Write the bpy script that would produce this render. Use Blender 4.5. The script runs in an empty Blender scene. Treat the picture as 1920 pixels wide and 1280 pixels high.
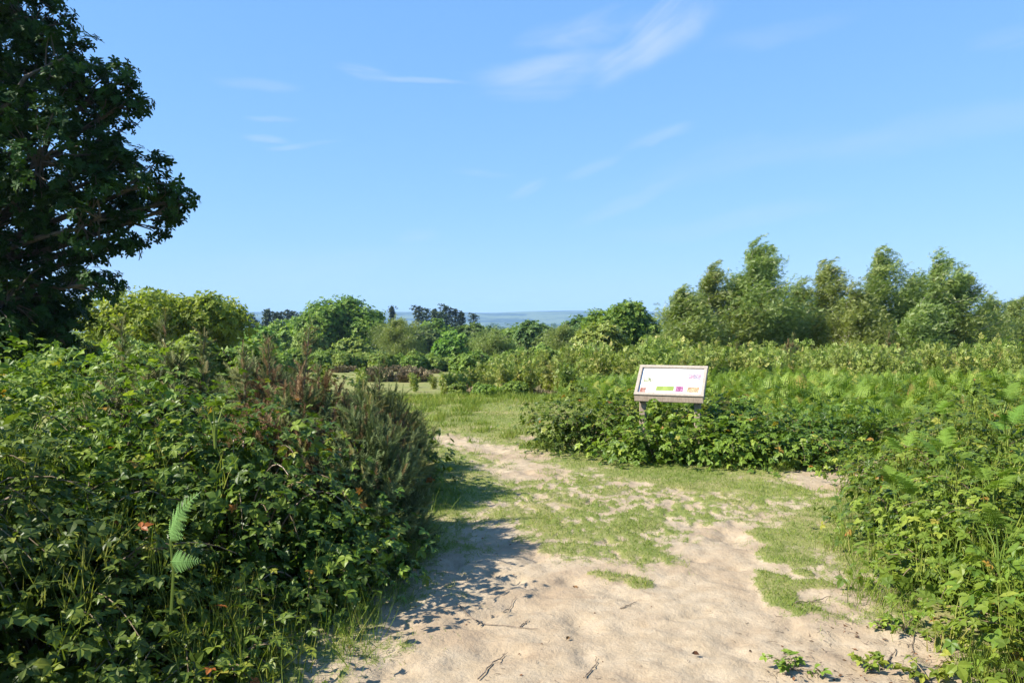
import bpy, math
import numpy as np

# ------------------------------------------------------------------ camera, sky, sun
sc = bpy.context.scene
COL = sc.collection
CAM_H, FPX, HORIZON = 1.6, 1550.0, 600.0          # focal length in pixels of the 1920 px wide photo
PITCH = math.atan((640 - HORIZON) / FPX)
cam_d = bpy.data.cameras.new('camera')
cam_d.sensor_width = 36.0
cam_d.lens = FPX / 1920 * 36.0
cam_d.clip_start, cam_d.clip_end = 0.05, 20000
cam = bpy.data.objects.new('camera', cam_d)
cam.location = (0, 0, CAM_H)
cam.rotation_euler = (math.pi / 2 - PITCH, 0, 0)
COL.objects.link(cam)
sc.camera = cam

SUN_EL, SUN_AZ = math.radians(42), math.radians(15)   # light travels along (cos az, sin az), from the left, slightly from behind
sun_d = bpy.data.lights.new('sun', 'SUN')
sun_d.energy, sun_d.angle, sun_d.color = 5.0, math.radians(0.5), (1.0, 0.95, 0.86)
sun = bpy.data.objects.new('sun', sun_d)
COL.objects.link(sun)
from mathutils import Vector
ldir = Vector((math.cos(SUN_AZ) * math.cos(SUN_EL), math.sin(SUN_AZ) * math.cos(SUN_EL), -math.sin(SUN_EL)))
sun.rotation_euler = ldir.to_track_quat('-Z', 'Y').to_euler()

sc.view_settings.view_transform = 'Standard'
sc.view_settings.look = 'None'
sc.view_settings.exposure = 1.25
sc.view_settings.gamma = 1.0
sc.render.engine = 'CYCLES'
sc.cycles.max_bounces = 6
sc.cycles.diffuse_bounces = 1
sc.cycles.glossy_bounces = 2
sc.cycles.transmission_bounces = 4
sc.cycles.volume_bounces = 0
sc.cycles.use_denoising = True
sc.cycles.denoiser = 'OPENIMAGEDENOISE'
sc.cycles.denoising_input_passes = 'RGB_ALBEDO_NORMAL'
sc.cycles.denoising_prefilter = 'ACCURATE'


class NT:
    """tiny node-building helper"""
    def __init__(s, nt):
        s.nt = nt
    def n(s, t, **kw):
        x = s.nt.nodes.new(t)
        for k, v in kw.items():
            setattr(x, k, v)
        return x
    def link(s, a, b):
        s.nt.links.new(a, b)
    def put(s, sock, v):
        if isinstance(v, bpy.types.NodeSocket):
            s.link(v, sock)
        elif v is not None:
            sock.default_value = v
    def m(s, op, a, b=None, c=None, clamp=False):
        x = s.n('ShaderNodeMath', operation=op)
        x.use_clamp = clamp
        for i, v in enumerate((a, b, c)):
            if v is not None:
                s.put(x.inputs[i], v)
        return x.outputs[0]
    def ss(s, v, a, b, lo=0.0, hi=1.0):
        x = s.n('ShaderNodeMapRange', interpolation_type='SMOOTHSTEP')
        for i, q in enumerate((v, a, b, lo, hi)):
            s.put(x.inputs[i], q)
        return x.outputs[0]
    def noise(s, vec, scale, detail=4.0, rough=0.55, dist=0.0):
        x = s.n('ShaderNodeTexNoise')
        if vec is not None:
            s.link(vec, x.inputs['Vector'])
        x.inputs['Scale'].default_value = scale
        x.inputs['Detail'].default_value = detail
        x.inputs['Roughness'].default_value = rough
        x.inputs['Distortion'].default_value = dist
        return x.outputs['Fac']
    def mix(s, f, a, b, blend='MIX'):
        x = s.n('ShaderNodeMix', data_type='RGBA', blend_type=blend)
        s.put(x.inputs[0], f)
        for i, v in ((6, a), (7, b)):
            if isinstance(v, (tuple, list)):
                v = (*v, 1.0) if len(v) == 3 else v
            s.put(x.inputs[i], v)
        return x.outputs[2]
    def xyz(s, x, y, z):
        c = s.n('ShaderNodeCombineXYZ')
        for i, v in enumerate((x, y, z)):
            s.put(c.inputs[i], v)
        return c.outputs[0]


world = bpy.data.worlds.new('World')
sc.world = world
world.use_nodes = True
wn = NT(world.node_tree)
bg = next(n for n in world.node_tree.nodes if n.type == 'BACKGROUND')
sky = wn.n('ShaderNodeTexSky', sky_type='NISHITA')
sky.sun_disc = False
sky.sun_elevation = SUN_EL
# direction towards the sun is (-cos az, -sin az); sky rotation 0 has the sun along +Y, growing clockwise
sky.sun_rotation = math.atan2(-math.cos(SUN_AZ), -math.sin(SUN_AZ))
sky.altitude = 0
sky.air_density = 1.0
sky.dust_density = 0.0
sky.ozone_density = 4.0
tc = wn.n('ShaderNodeTexCoord')
sp = wn.n('ShaderNodeSeparateXYZ')
wn.link(tc.outputs['Generated'], sp.inputs[0])
yy = wn.m('MAXIMUM', sp.outputs[1], 0.05)
u = wn.m('DIVIDE', sp.outputs[0], yy)
v = wn.m('DIVIDE', sp.outputs[2], yy)
def wisp(cu, cv, ang, lu, lv, gain, nscale, stretch, seed, lo=0.45, hi=0.8):
    """one cirrus streak around (cu, cv) of the sky, its long axis at ang"""
    ca, sa = math.cos(ang), math.sin(ang)
    du, dv = wn.m('SUBTRACT', u, cu), wn.m('SUBTRACT', v, cv)
    a = wn.m('ADD', wn.m('MULTIPLY', du, ca), wn.m('MULTIPLY', dv, sa))
    b = wn.m('SUBTRACT', wn.m('MULTIPLY', dv, ca), wn.m('MULTIPLY', du, sa))
    nv = wn.noise(wn.xyz(wn.m('MULTIPLY', a, 1 / stretch), b, seed), nscale, 7.0, 0.62, 0.9)
    n2 = wn.noise(wn.xyz(a, b, seed + 3.1), nscale * 0.35, 3.0, 0.5, 0.3)
    bw = wn.m('ADD', b, wn.m('MULTIPLY', wn.m('SUBTRACT', n2, 0.5), lv * 2.0))
    e = wn.m('ADD', wn.m('POWER', wn.m('ABSOLUTE', wn.m('DIVIDE', a, lu)), 2.0), wn.m('POWER', wn.m('ABSOLUTE', wn.m('DIVIDE', bw, lv)), 2.0))
    mask = wn.ss(e, 1.0, 0.0)
    d = wn.ss(wn.m('ADD', nv, wn.m('MULTIPLY', mask, 0.16)), lo, hi)
    return wn.m('MULTIPLY', wn.m('MULTIPLY', d, mask), gain)
def streak(px, py, deg, lu, lv, gain, nscale=18, stretch=6.0, lo=0.42, hi=0.85):
    return wisp((px - 960) / 1550, (600 - py) / 1550, math.radians(deg), lu, lv, gain, nscale, stretch, px * .013 + py * .007, lo, hi)
parts = [streak(1262, 45, 40, .085, .050, 1.0, 15, 3.5), streak(1185, 105, 38, .075, .034, .8, 18, 4),
         streak(1100, 55, 10, .120, .026, .65, 20, 6), streak(1040, 128, 5, .120, .026, .75, 20, 7), streak(1010, 170, 3, .09, .022, .35, 18, 6),
         streak(690, 142, -8, .055, .011, .6, 30, 7), streak(790, 153, -4, .075, .005, .5, 40, 9),
         streak(480, 160, -6, .07, .010, .3, 26, 7), streak(515, 226, 0, .045, .005, .45, 36, 8), streak(500, 265, -4, .04, .007, .5, 34, 6), streak(570, 275, 5, .06, .005, .5, 36, 8),
         streak(1235, 258, 22, .060, .012, .45, 26, 5), streak(990, 357, 25, .035, .010, .45, 26, 5), streak(910, 328, -3, .05, .007, .4, 30, 7), streak(1110, 312, 24, .05, .010, .3, 26, 6),
         streak(790, 440, 3, .05, .012, .35, 22, 5), streak(1180, 380, 25, .10, .014, .3, 22, 7), streak(600, 500, 6, .22, .030, .30, 12, 8), streak(1400, 300, 14, .26, .030, .25, 14, 9),
         streak(1350, 420, 8, .20, .020, .25, 16, 8), streak(1880, 75, 14, .07, .025, .4, 18, 6), streak(1800, 240, 12, .22, .03, .25, 14, 8), streak(1480, 65, 12, .12, .02, .22, 18, 7)]
cl = parts[0]
for p in parts[1:]:
    cl = wn.m('ADD', cl, p)
front = wn.ss(sp.outputs[1], 0.05, 0.3)
cl = wn.m('MULTIPLY', wn.m('MINIMUM', cl, 1.0), front)
CLOUD = (3.3, 3.9, 5.0)
# clear summer air: the blue carries further down to the horizon than in the plain model
ssep = wn.n('ShaderNodeSeparateColor'); wn.link(sky.outputs[0], ssep.inputs[0])
scom = wn.n('ShaderNodeCombineColor')
for ch, (g_, a_) in enumerate(((0.54, 0.94), (0.41, 1.70), (0.25, 3.42))):
    wn.link(wn.m('MULTIPLY', wn.m('POWER', ssep.outputs[ch], g_), a_), scom.inputs[ch])
skyc = wn.mix(wn.m('MULTIPLY', cl, 0.62), scom.outputs[0], CLOUD)
wn.link(skyc, bg.inputs['Color'])
bg.inputs['Strength'].default_value = 0.09

# ------------------------------------------------------------------ helpers
TH = PITCH
def ray(px, py):
    a, b = (px - 960) / FPX, (640 - py) / FPX
    return np.array([a, math.cos(TH) + b * math.sin(TH), -math.sin(TH) + b * math.cos(TH)])
def PX(px, py, y):
    r = ray(px, py); r = r * (y / r[1])
    return np.array([r[0], r[1], r[2] + CAM_H])
def G(px, py):
    r = ray(px, py); r = r * (-CAM_H / r[2])
    return np.array([r[0], r[1]])

def hash3(ix, iy, iz, seed):
    with np.errstate(over='ignore'):
        h = (ix.astype(np.uint32) * np.uint32(374761393) + iy.astype(np.uint32) * np.uint32(668265263)
             + iz.astype(np.uint32) * np.uint32(2147483647) + np.uint32((seed * 974634777) & 0xffffffff))
        h = (h ^ (h >> np.uint32(13))) * np.uint32(1274126177)
        h = h ^ (h >> np.uint32(16))
        h = h * np.uint32(2246822519)
        h = h ^ (h >> np.uint32(15))
    return h.astype(np.float64) / 4294967295.0
def vnoise(P, seed=0):
    P = np.asarray(P, float)
    if P.shape[1] == 2:
        P = np.c_[P, np.zeros(len(P))]
    I = np.floor(P).astype(np.int64); f = P - I
    f = f * f * (3 - 2 * f)
    out = 0
    for dx in (0, 1):
        for dy in (0, 1):
            for dz in (0, 1):
                w = (f[:, 0] if dx else 1 - f[:, 0]) * (f[:, 1] if dy else 1 - f[:, 1]) * (f[:, 2] if dz else 1 - f[:, 2])
                out = out + w * hash3(I[:, 0] + dx, I[:, 1] + dy, I[:, 2] + dz, seed)
    return out
def fbm(P, octv=4, seed=0):
    P = np.asarray(P, float); a, s, t = 1.0, 0.0, 0.0
    for o in range(octv):
        s = s + a * vnoise(P * 2 ** o + 17.3 * o, seed + o); t += a; a *= 0.5
    return s / t

def nrm(a):
    return a / np.maximum(np.linalg.norm(a, axis=-1, keepdims=True), 1e-9)
def rdir(R, n):
    return nrm(R.normal(size=(n, 3)))
def frames(N, H):
    N = nrm(N); Y = nrm(H - (H * N).sum(1, keepdims=True) * N)
    return np.cross(Y, N), Y, N

class Bag:
    """collects triangles of ONE mesh object"""
    def __init__(s):
        s.V, s.F, s.A, s.M, s.n = [], [], [], [], 0
    def add(s, V, F, A=0.5, M=0):
        V = np.asarray(V, float).reshape(-1, 3); F = np.asarray(F, int).reshape(-1, 3)
        s.V.append(V); s.F.append(F + s.n); s.n += len(V)
        s.A.append(np.broadcast_to(np.asarray(A, float), (len(V),)))
        s.M.append(np.full(len(F), M))
    def inst(s, T, P, X, Y, Z, sc_, A=None, M=0):
        tv, tf = T; n, k = len(P), len(tv)
        if n == 0:
            return
        S = np.broadcast_to(np.asarray(sc_, float), (n,))[:, None, None]
        V = P[:, None] + S * (tv[None, :, 0:1] * X[:, None] + tv[None, :, 1:2] * Y[:, None] + tv[None, :, 2:3] * Z[:, None])
        F = tf[None] + (np.arange(n) * k)[:, None, None]
        A = np.full(n, 0.5) if A is None else A
        s.add(V, F, np.repeat(A, k), M)
    def tube(s, pts, r, k=5, A=0.5, M=0):
        pts = np.asarray(pts, float); m = len(pts)
        r = np.linspace(r[0], r[1], m) if isinstance(r, tuple) else np.broadcast_to(r, (m,))
        t = nrm(np.gradient(pts, axis=0))
        ref = np.array([0, 0, 1.0]) if abs(t[m // 2, 2]) < 0.9 else np.array([1.0, 0, 0])
        a = nrm(np.cross(t, ref)); b = np.cross(t, a)
        ph = np.arange(k) * 2 * np.pi / k
        V = pts[:, None] + r[:, None, None] * (np.cos(ph)[None, :, None] * a[:, None] + np.sin(ph)[None, :, None] * b[:, None])
        F = []
        for i in range(m - 1):
            for j in range(k):
                q = (i * k + j, i * k + (j + 1) % k, (i + 1) * k + (j + 1) % k, (i + 1) * k + j)
                F += [(q[0], q[1], q[2]), (q[0], q[2], q[3])]
        for j in range(1, k - 1):
            F += [((m - 1) * k, (m - 1) * k + j, (m - 1) * k + j + 1), (0, j + 1, j)]
        s.add(V, F, A, M)
    def box(s, c, h, ax=None, A=0.5, M=0):
        """box with centre c, half sizes h, axes rows of ax"""
        ax = np.eye(3) if ax is None else ax
        V = np.array([[x, y, z] for x in (-1, 1) for y in (-1, 1) for z in (-1, 1)], float) * np.asarray(h)
        V = np.asarray(c) + V @ ax
        Q = [(0, 1, 3, 2), (4, 6, 7, 5), (0, 4, 5, 1), (2, 3, 7, 6), (0, 2, 6, 4), (1, 5, 7, 3)]
        s.add(V, [t for q in Q for t in ((q[0], q[1], q[2]), (q[0], q[2], q[3]))], A, M)
    def build(s, name, mats, parent=None, smooth=False, origin=None):
        V = np.concatenate(s.V); F = np.concatenate(s.F); A = np.concatenate(s.A); M = np.concatenate(s.M)
        if origin is not None:
            V = V - np.asarray(origin)
        me = bpy.data.meshes.new(name)
        me.vertices.add(len(V)); me.vertices.foreach_set('co', V.astype(np.float32).ravel())
        me.loops.add(len(F) * 3); me.loops.foreach_set('vertex_index', F.astype(np.int32).ravel())
        me.polygons.add(len(F)); me.polygons.foreach_set('loop_start', (np.arange(len(F)) * 3).astype(np.int32))
        if not isinstance(mats, (list, tuple)):
            mats = [mats]
        for m in mats:
            me.materials.append(m)
        me.polygons.foreach_set('material_index', M.astype(np.int32))
        me.polygons.foreach_set('use_smooth', np.full(len(F), smooth))
        at = me.attributes.new('rnd', 'FLOAT', 'POINT'); at.data.foreach_set('value', A.astype(np.float32))
        me.update(calc_edges=True)
        o = bpy.data.objects.new(name, me); COL.objects.link(o)
        if parent is not None:
            o.parent = parent
        elif origin is not None:
            o.location = origin
        return o

def tag(o, label=None, cat=None, group=None, kind=None):
    for k, v in (('label', label), ('category', cat), ('group', group), ('kind', kind)):
        if v:
            o[k] = v
    return o
def empty(name, loc, label, cat, group=None):
    o = bpy.data.objects.new(name, None); COL.objects.link(o)
    o.location = loc; o.empty_display_size = 0.1
    return tag(o, label, cat, group)
def copy_tree(src, loc, rz, s, label, group):
    r = src.copy(); COL.objects.link(r)
    r.location = loc; r.rotation_euler = (0, 0, rz); r.scale = (s, s, s) if not isinstance(s, tuple) else s
    r['label'] = label; r['group'] = group
    for ch in list(src.children):
        c = ch.copy(); COL.objects.link(c); c.parent = r
    return r

# ------------------------------------------------------------------ materials
def new_mat(name):
    m = bpy.data.materials.new(name); m.use_nodes = True
    nt = m.node_tree; nt.nodes.clear()
    k = NT(nt); out = k.n('ShaderNodeOutputMaterial')
    return m, k, out
def leaf_mat(name, cols, trans=0.35, rough=0.5, tcol=None, var=0.35, spec=0.22, gain=(1.45, 1.36, 1.0)):
    m, k, out = new_mat(name)
    cols = [(p, tuple(a * b for a, b in zip(c, gain))) for p, c in cols]
    at = k.n('ShaderNodeAttribute', attribute_name='rnd')
    ramp = k.n('ShaderNodeValToRGB'); el = ramp.color_ramp.elements
    pos = [c[0] for c in cols]
    el[0].position, el[0].color = pos[0], (*cols[0][1], 1)
    el[1].position, el[1].color = pos[-1], (*cols[-1][1], 1)
    for p, c in cols[1:-1]:
        e = el.new(p); e.color = (*c, 1)
    k.link(at.outputs['Fac'], ramp.inputs[0])
    oi = k.n('ShaderNodeObjectInfo')
    gm = k.n('ShaderNodeTexCoord')
    no = k.noise(gm.outputs['Object'], 1.7, 2.0)
    val = k.m('ADD', k.m('ADD', 1 - var * 0.75, k.m('MULTIPLY', no, var)), k.m('MULTIPLY', oi.outputs['Random'], var * 0.5))
    hs = k.n('ShaderNodeHueSaturation')
    k.link(ramp.outputs[0], hs.inputs['Color']); k.link(val, hs.inputs['Value'])
    k.link(k.m('ADD', 0.485, k.m('MULTIPLY', oi.outputs['Random'], 0.03)), hs.inputs['Hue'])
    b = k.n('ShaderNodeBsdfPrincipled')
    k.link(hs.outputs[0], b.inputs['Base Color']); b.inputs['Roughness'].default_value = rough
    b.inputs['Specular IOR Level'].default_value = spec
    t = k.n('ShaderNodeBsdfTranslucent')
    k.link(k.mix(1.0, hs.outputs[0], tcol or (1.25, 1.35, 0.55), 'MULTIPLY'), t.inputs[0])
    mx = k.n('ShaderNodeMixShader'); mx.inputs[0].default_value = trans
    k.link(b.outputs[0], mx.inputs[1]); k.link(t.outputs[0], mx.inputs[2])
    k.link(mx.outputs[0], out.inputs[0])
    return m
def plain_mat(name, c1, c2, scale=8, rough=0.8, bump=0.0, stretch=(1, 1, 1), detail=6):
    m, k, out = new_mat(name)
    tcn = k.n('ShaderNodeTexCoord'); mp = k.n('ShaderNodeMapping')
    k.link(tcn.outputs['Object'], mp.inputs[0]); mp.inputs['Scale'].default_value = stretch
    n = k.noise(mp.outputs[0], scale, detail, 0.6, 0.4)
    col = k.mix(k.ss(n, 0.3, 0.7), c1, c2)
    b = k.n('ShaderNodeBsdfPrincipled'); k.link(col, b.inputs['Base Color'])
    b.inputs['Roughness'].default_value = rough; b.inputs['Specular IOR Level'].default_value = 0.25
    if bump:
        bn = k.n('ShaderNodeBump'); bn.inputs['Strength'].default_value = bump; bn.inputs['Distance'].default_value = 0.01
        k.link(n, bn.inputs['Height']); k.link(bn.outputs[0], b.inputs['Normal'])
    k.link(b.outputs[0], out.inputs[0])
    return m

M = {}
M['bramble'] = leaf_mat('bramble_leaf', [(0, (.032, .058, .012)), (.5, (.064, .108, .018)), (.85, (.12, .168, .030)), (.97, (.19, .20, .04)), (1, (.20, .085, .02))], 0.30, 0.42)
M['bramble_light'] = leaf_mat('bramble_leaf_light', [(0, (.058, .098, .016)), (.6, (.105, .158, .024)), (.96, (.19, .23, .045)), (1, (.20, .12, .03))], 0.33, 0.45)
M['cane'] = plain_mat('cane', (.12, .085, .05), (.20, .15, .085), 20)
M['dead_cane'] = plain_mat('dead_cane', (.30, .21, .14), (.42, .33, .25), 20)
M['gorse'] = leaf_mat('gorse_needles', [(0, (.040, .058, .028)), (.5, (.082, .110, .048)), (.86, (.14, .165, .075)), (1, (.19, .17, .08))], 0.15, 0.6)
M['gorse_dead'] = leaf_mat('gorse_dead', [(0, (.12, .072, .028)), (1, (.29, .185, .085))], 0.12, 0.7, (1.1, .9, .7), gain=(1, 1, 1))
M['gorse_flower'] = leaf_mat('gorse_flower', [(0, (.65, .42, .02)), (1, (.75, .5, .03))], 0.2, 0.6, (1, 1, .6))
M['bracken'] = leaf_mat('bracken_frond', [(0, (.062, .118, .020)), (.5, (.105, .178, .030)), (.88, (.155, .228, .045)), (.98, (.21, .22, .06)), (1, (.19, .12, .05))], 0.35, 0.5)
M['bracken_blue'] = leaf_mat('bracken_bluish', [(0, (.070, .135, .050)), (1, (.115, .20, .080))], 0.2, 0.35, spec=.5)  # bluer, glossier green for the lone pale frond
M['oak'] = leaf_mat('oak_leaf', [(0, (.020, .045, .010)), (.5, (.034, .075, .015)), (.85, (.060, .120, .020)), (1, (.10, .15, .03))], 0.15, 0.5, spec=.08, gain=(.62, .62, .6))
M['pale_oak'] = leaf_mat('pale_oak_leaf', gain=(1.85, 1.7, 1.15), cols=[(0, (.070, .110, .020)), (.5, (.115, .170, .030)), (.9, (.165, .215, .042)), (1, (.21, .22, .06))], trans=0.4, rough=0.5)
M['round_oak'] = leaf_mat('round_oak_leaf', gain=(1.8, 1.65, 1.1), cols=[(0, (.045, .090, .022)), (.5, (.080, .145, .030)), (1, (.13, .19, .045))], trans=0.35, rough=0.5)
M['mid_tree'] = leaf_mat('mid_tree_leaf', [(0, (.038, .070, .024)), (.5, (.065, .110, .036)), (1, (.11, .16, .052))], 0.3, 0.5)
M['birch'] = leaf_mat('birch_leaf', [(0, (.080, .120, .036)), (.5, (.145, .190, .062)), (.9, (.195, .250, .105)), (1, (.25, .27, .13))], 0.42, 0.40, spec=.4, var=.25)
M['sapling'] = leaf_mat('sapling_leaf', [(0, (.082, .122, .030)), (.5, (.138, .185, .050)), (.9, (.20, .235, .080)), (1, (.25, .24, .10))], 0.33, 0.42)
M['shrub'] = leaf_mat('shrub_leaf', gain=(1.6, 1.55, 1.2), cols=[(0, (.075, .115, .028)), (.5, (.115, .165, .040)), (1, (.17, .21, .055))], trans=0.36, rough=0.5)
M['conifer'] = leaf_mat('conifer_needles', [(0, (.018, .032, .020)), (1, (.045, .068, .038))], 0.12, 0.6)
M['heather'] = leaf_mat('heather', [(0, (.10, .095, .045)), (.6, (.17, .145, .075)), (1, (.27, .20, .125))], 0.15, 0.8, (1.1, .9, .7), gain=(1, 1, 1))
M['grass'] = leaf_mat('grass_blade', [(0, (.060, .105, .020)), (.5, (.115, .165, .030)), (.9, (.175, .205, .050)), (1, (.26, .23, .10))], 0.3, 0.55)
M['bark'] = plain_mat('bark', (.055, .045, .035), (.13, .105, .08), 9, 0.9, 0.6, (1, 1, .25))
M['birch_bark'] = plain_mat('birch_bark', (.16, .13, .10), (.55, .50, .44), 6, 0.7, 0.2, (1, 1, .5))
M['twig'] = plain_mat('twig', (.09, .065, .045), (.19, .14, .10), 30)

# ------------------------------------------------------------------ leaf shapes (long axis +y, length 1, face +z)
def tpl(v, f):
    return np.array(v, float), np.array(f, int)
KITE = tpl([(0, 0, 0), (-.3, .45, .07), (.3, .45, .07), (0, 1, -.03)], [(0, 2, 1), (1, 2, 3)])
def leaf_shape(w=.30, fold=.08, droop=.10):
    return tpl([(0, 0, 0), (-w * .8, .28, fold), (w * .8, .28, fold), (-w * .85, .58, fold), (w * .85, .58, fold), (0, 1, -droop), (0, .32, 0), (0, .62, -.02)],
               [(0, 6, 1), (0, 2, 6), (1, 6, 3), (6, 7, 3), (6, 2, 4), (6, 4, 7), (3, 7, 5), (7, 4, 5)])
LEAF = leaf_shape()
def combine(items):
    """items: (template, offset, yaw, pitch, scale) -> one template"""
    V, F, n = [], [], 0
    for T, off, yaw, pit, s in items:
        v = T[0] * s
        cp, sp_ = math.cos(pit), math.sin(pit)
        v = np.c_[v[:, 0], v[:, 1] * cp - v[:, 2] * sp_, v[:, 1] * sp_ + v[:, 2] * cp]
        cy, sy = math.cos(yaw), math.sin(yaw)
        v = np.c_[v[:, 0] * cy + v[:, 1] * sy, -v[:, 0] * sy + v[:, 1] * cy, v[:, 2]] + np.array(off)
        V.append(v); F.append(T[1] + n); n += len(v)
    return np.concatenate(V), np.concatenate(F)
BRAMBLE3 = combine([(leaf_shape(.36), (0, .30, 0), 0, -.15, .75), (LEAF, (0, .28, 0), 1.25, .0, .62), (LEAF, (0, .28, 0), -1.25, .05, .62),
                    (tpl([(-.012, -.1, 0), (.012, -.1, 0), (0, .32, 0)], [(0, 1, 2)]), (0, 0, 0), 0, 0, 1)])
BRAMBLE5 = combine([(leaf_shape(.36), (0, .32, 0), 0, -.2, .72), (LEAF, (0, .30, 0), .95, .0, .62), (LEAF, (0, .30, 0), -.95, .0, .62),
                    (LEAF, (0, .26, 0), 2.0, -.1, .48), (LEAF, (0, .26, 0), -2.0, -.1, .48)])
OAKL = tpl([(0, 0, 0), (-.16, .22, .02), (-.12, .32, .02), (-.28, .50, .04), (-.2, .58, .03), (-.27, .78, .03), (0, 1, -.05),
            (.16, .22, .02), (.12, .32, .02), (.28, .50, .04), (.2, .58, .03), (.27, .78, .03), (0, .5, -.02)],
           [(0, 12, 1), (1, 12, 2), (2, 12, 3), (3, 12, 4), (4, 12, 5), (5, 12, 6), (0, 7, 12), (7, 8, 12), (8, 9, 12), (9, 10, 12), (10, 11, 12), (11, 6, 12)])
OAK_ROSETTE = combine([(OAKL, (0, 0, 0), a, p, s) for a, p, s in ((0, .1, 1), (1.1, .3, .9), (2.3, .0, 1), (3.4, .25, .85), (4.5, .05, 1), (5.4, .4, .8))])
SMALL_SPRAY = combine([(KITE, (0, 0, 0), .9, .2, .8), (KITE, (0, .15, 0), -.9, .1, .8), (KITE, (0, .55, 0), .8, .2, .7), (KITE, (0, .7, 0), -.7, .1, .7), (KITE, (0, .9, 0), 0, 0, .7)])
BIRCH_SPRAY = combine([(KITE, (0, y, 0), s * 1.0, .25 * s, .42) for y, s in ((0, 1), (.15, -1), (.32, 1), (.48, -1), (.64, .8), (.8, -.7), (.95, .1))])
CLUSTER = combine([(KITE, (0, 0, 0), a, p, 1) for a, p in ((0, .5), (1.3, .2), (2.5, .6), (3.8, .1), (5.0, .4))])
def needle_shoot(n=64, seed=1, nl=.17, w=.017):
    R = np.random.default_rng(seed); V, F = [], []
    for i in range(n):
        t = .04 + .96 * i / n; a = i * 2.4
        d = np.array([math.cos(a), .75, math.sin(a)]) * nl * (1.1 - .5 * t) * R.uniform(.8, 1.2)
        side = np.array([-math.sin(a), 0, math.cos(a)]) * w
        b = np.array([0, t, 0]); k = len(V)
        V += [b - side, b + side, b + d]; F.append((k, k + 1, k + 2))
    k = len(V); V += [(-.02, 0, 0), (.02, 0, 0), (0, 1, 0), (0, 0, .02)]; F += [(k, k + 1, k + 2), (k, k + 2, k + 3)]
    return tpl(V, F)
SHOOT = needle_shoot()
def frond(npair=15, pinnules=0, seed=0, droop=.30):
    """triangular fern blade along +y, length 1"""
    R = np.random.default_rng(seed); V, F = [], []
    def zed(t):
        return .10 * math.sin(t * 2.2) - droop * t * t
    k = 0
    for i in range(10):
        t0, t1 = i / 10, (i + 1) / 10; w0, w1 = .008 * (1 - t0) + .002, .008 * (1 - t1) + .002
        V += [(-w0, t0, zed(t0)), (w0, t0, zed(t0)), (w1, t1, zed(t1)), (-w1, t1, zed(t1))]; F += [(k, k + 1, k + 2), (k, k + 2, k + 3)]; k += 4
    for i in range(npair):
        t = .05 + .93 * (i / npair) ** 0.9; L = .40 * (1 - t) ** 0.85 * (0.75 + .25 * min(1, t * 5)) + .015
        for s in (-1, 1):
            an = math.radians(R.uniform(58, 72)); d = np.array([s * math.sin(an), math.cos(an), R.uniform(-.28, .05)])
            b = np.array([0, t, zed(t)]); q = np.array([-d[1] * s, d[0] * s, 0.0])
            if pinnules:
                for j in range(pinnules):
                    f = (j + .5) / pinnules; pl = L * .24 * (1 - f) ** .7 + .008
                    for e in (-1, 1):
                        c = b + d * L * f + np.array([0, 0, -.12 * L * f * f])
                        tip = c + q * e * pl + d * pl * .35
                        w = d * (L / pinnules) * .42
                        V += [c - w, c + w, tip]; F.append((k, k + 1, k + 2)); k += 3
            else:
                w = L * .18 + .006
                e = [b, b + d * L * .3 + q * w, b + d * L * .3 - q * w, b + d * L * .55 + q * w * .55, b + d * L * .55 - q * w * .55, b + d * L + np.array([0, 0, -.1 * L])]
                V += e; F += [(k, k + 1, k + 2), (k + 1, k + 3, k + 2), (k + 3, k + 4, k + 2), (k + 3, k + 5, k + 4)]; k += 6
    return tpl(V, F)
FROND_HI = [frond(15, 9, s) for s in (1, 2, 3)]
FROND_LO = [frond(10, 2, s, .22) for s in (4, 5, 6)]
BLADE = tpl([(-.5, 0, 0), (.5, 0, 0), (-.28, .55, .06), (.28, .55, .06), (0, 1, .22)], [(0, 1, 3), (0, 3, 2), (2, 3, 4)])

# ------------------------------------------------------------------ terrain
TY = np.array([-50, 14, 17, 20, 24, 30, 42, 60, 100, 200, 500, 1000, 1500, 1900, 2600, 3600, 4300, 4900, 5300, 6000, 7200], float)
TZ = np.array([0, 0, 0, -.36, -.76, -.97, -1.4, -2.2, -4.5, -9.5, -17, -17, -11, -15, -36, -28, 8, 44, 51, 40, 10], float)
def terrain(x, y):
    x = np.asarray(x, float); y = np.asarray(y, float)
    z = np.interp(y, TY, TZ)
    far = np.clip((y - 3200) / 1700, 0, 1)
    n = fbm(np.c_[x / 900, y / 900], 4, 5) - .5
    n2 = fbm(np.c_[x / 2600, y * 0], 2, 9) - .5
    z = z + far * (n * 34 + (fbm(np.c_[x / 1300, y * 0], 3, 9) - .5) * 34)
    midm = np.clip((y - 22) / 30, 0, 1) * (1 - np.clip((y - 600) / 800, 0, 1))
    z = z + midm * (fbm(np.c_[x / 25, y / 25], 3, 6) - .5) * 1.0
    return z

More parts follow.
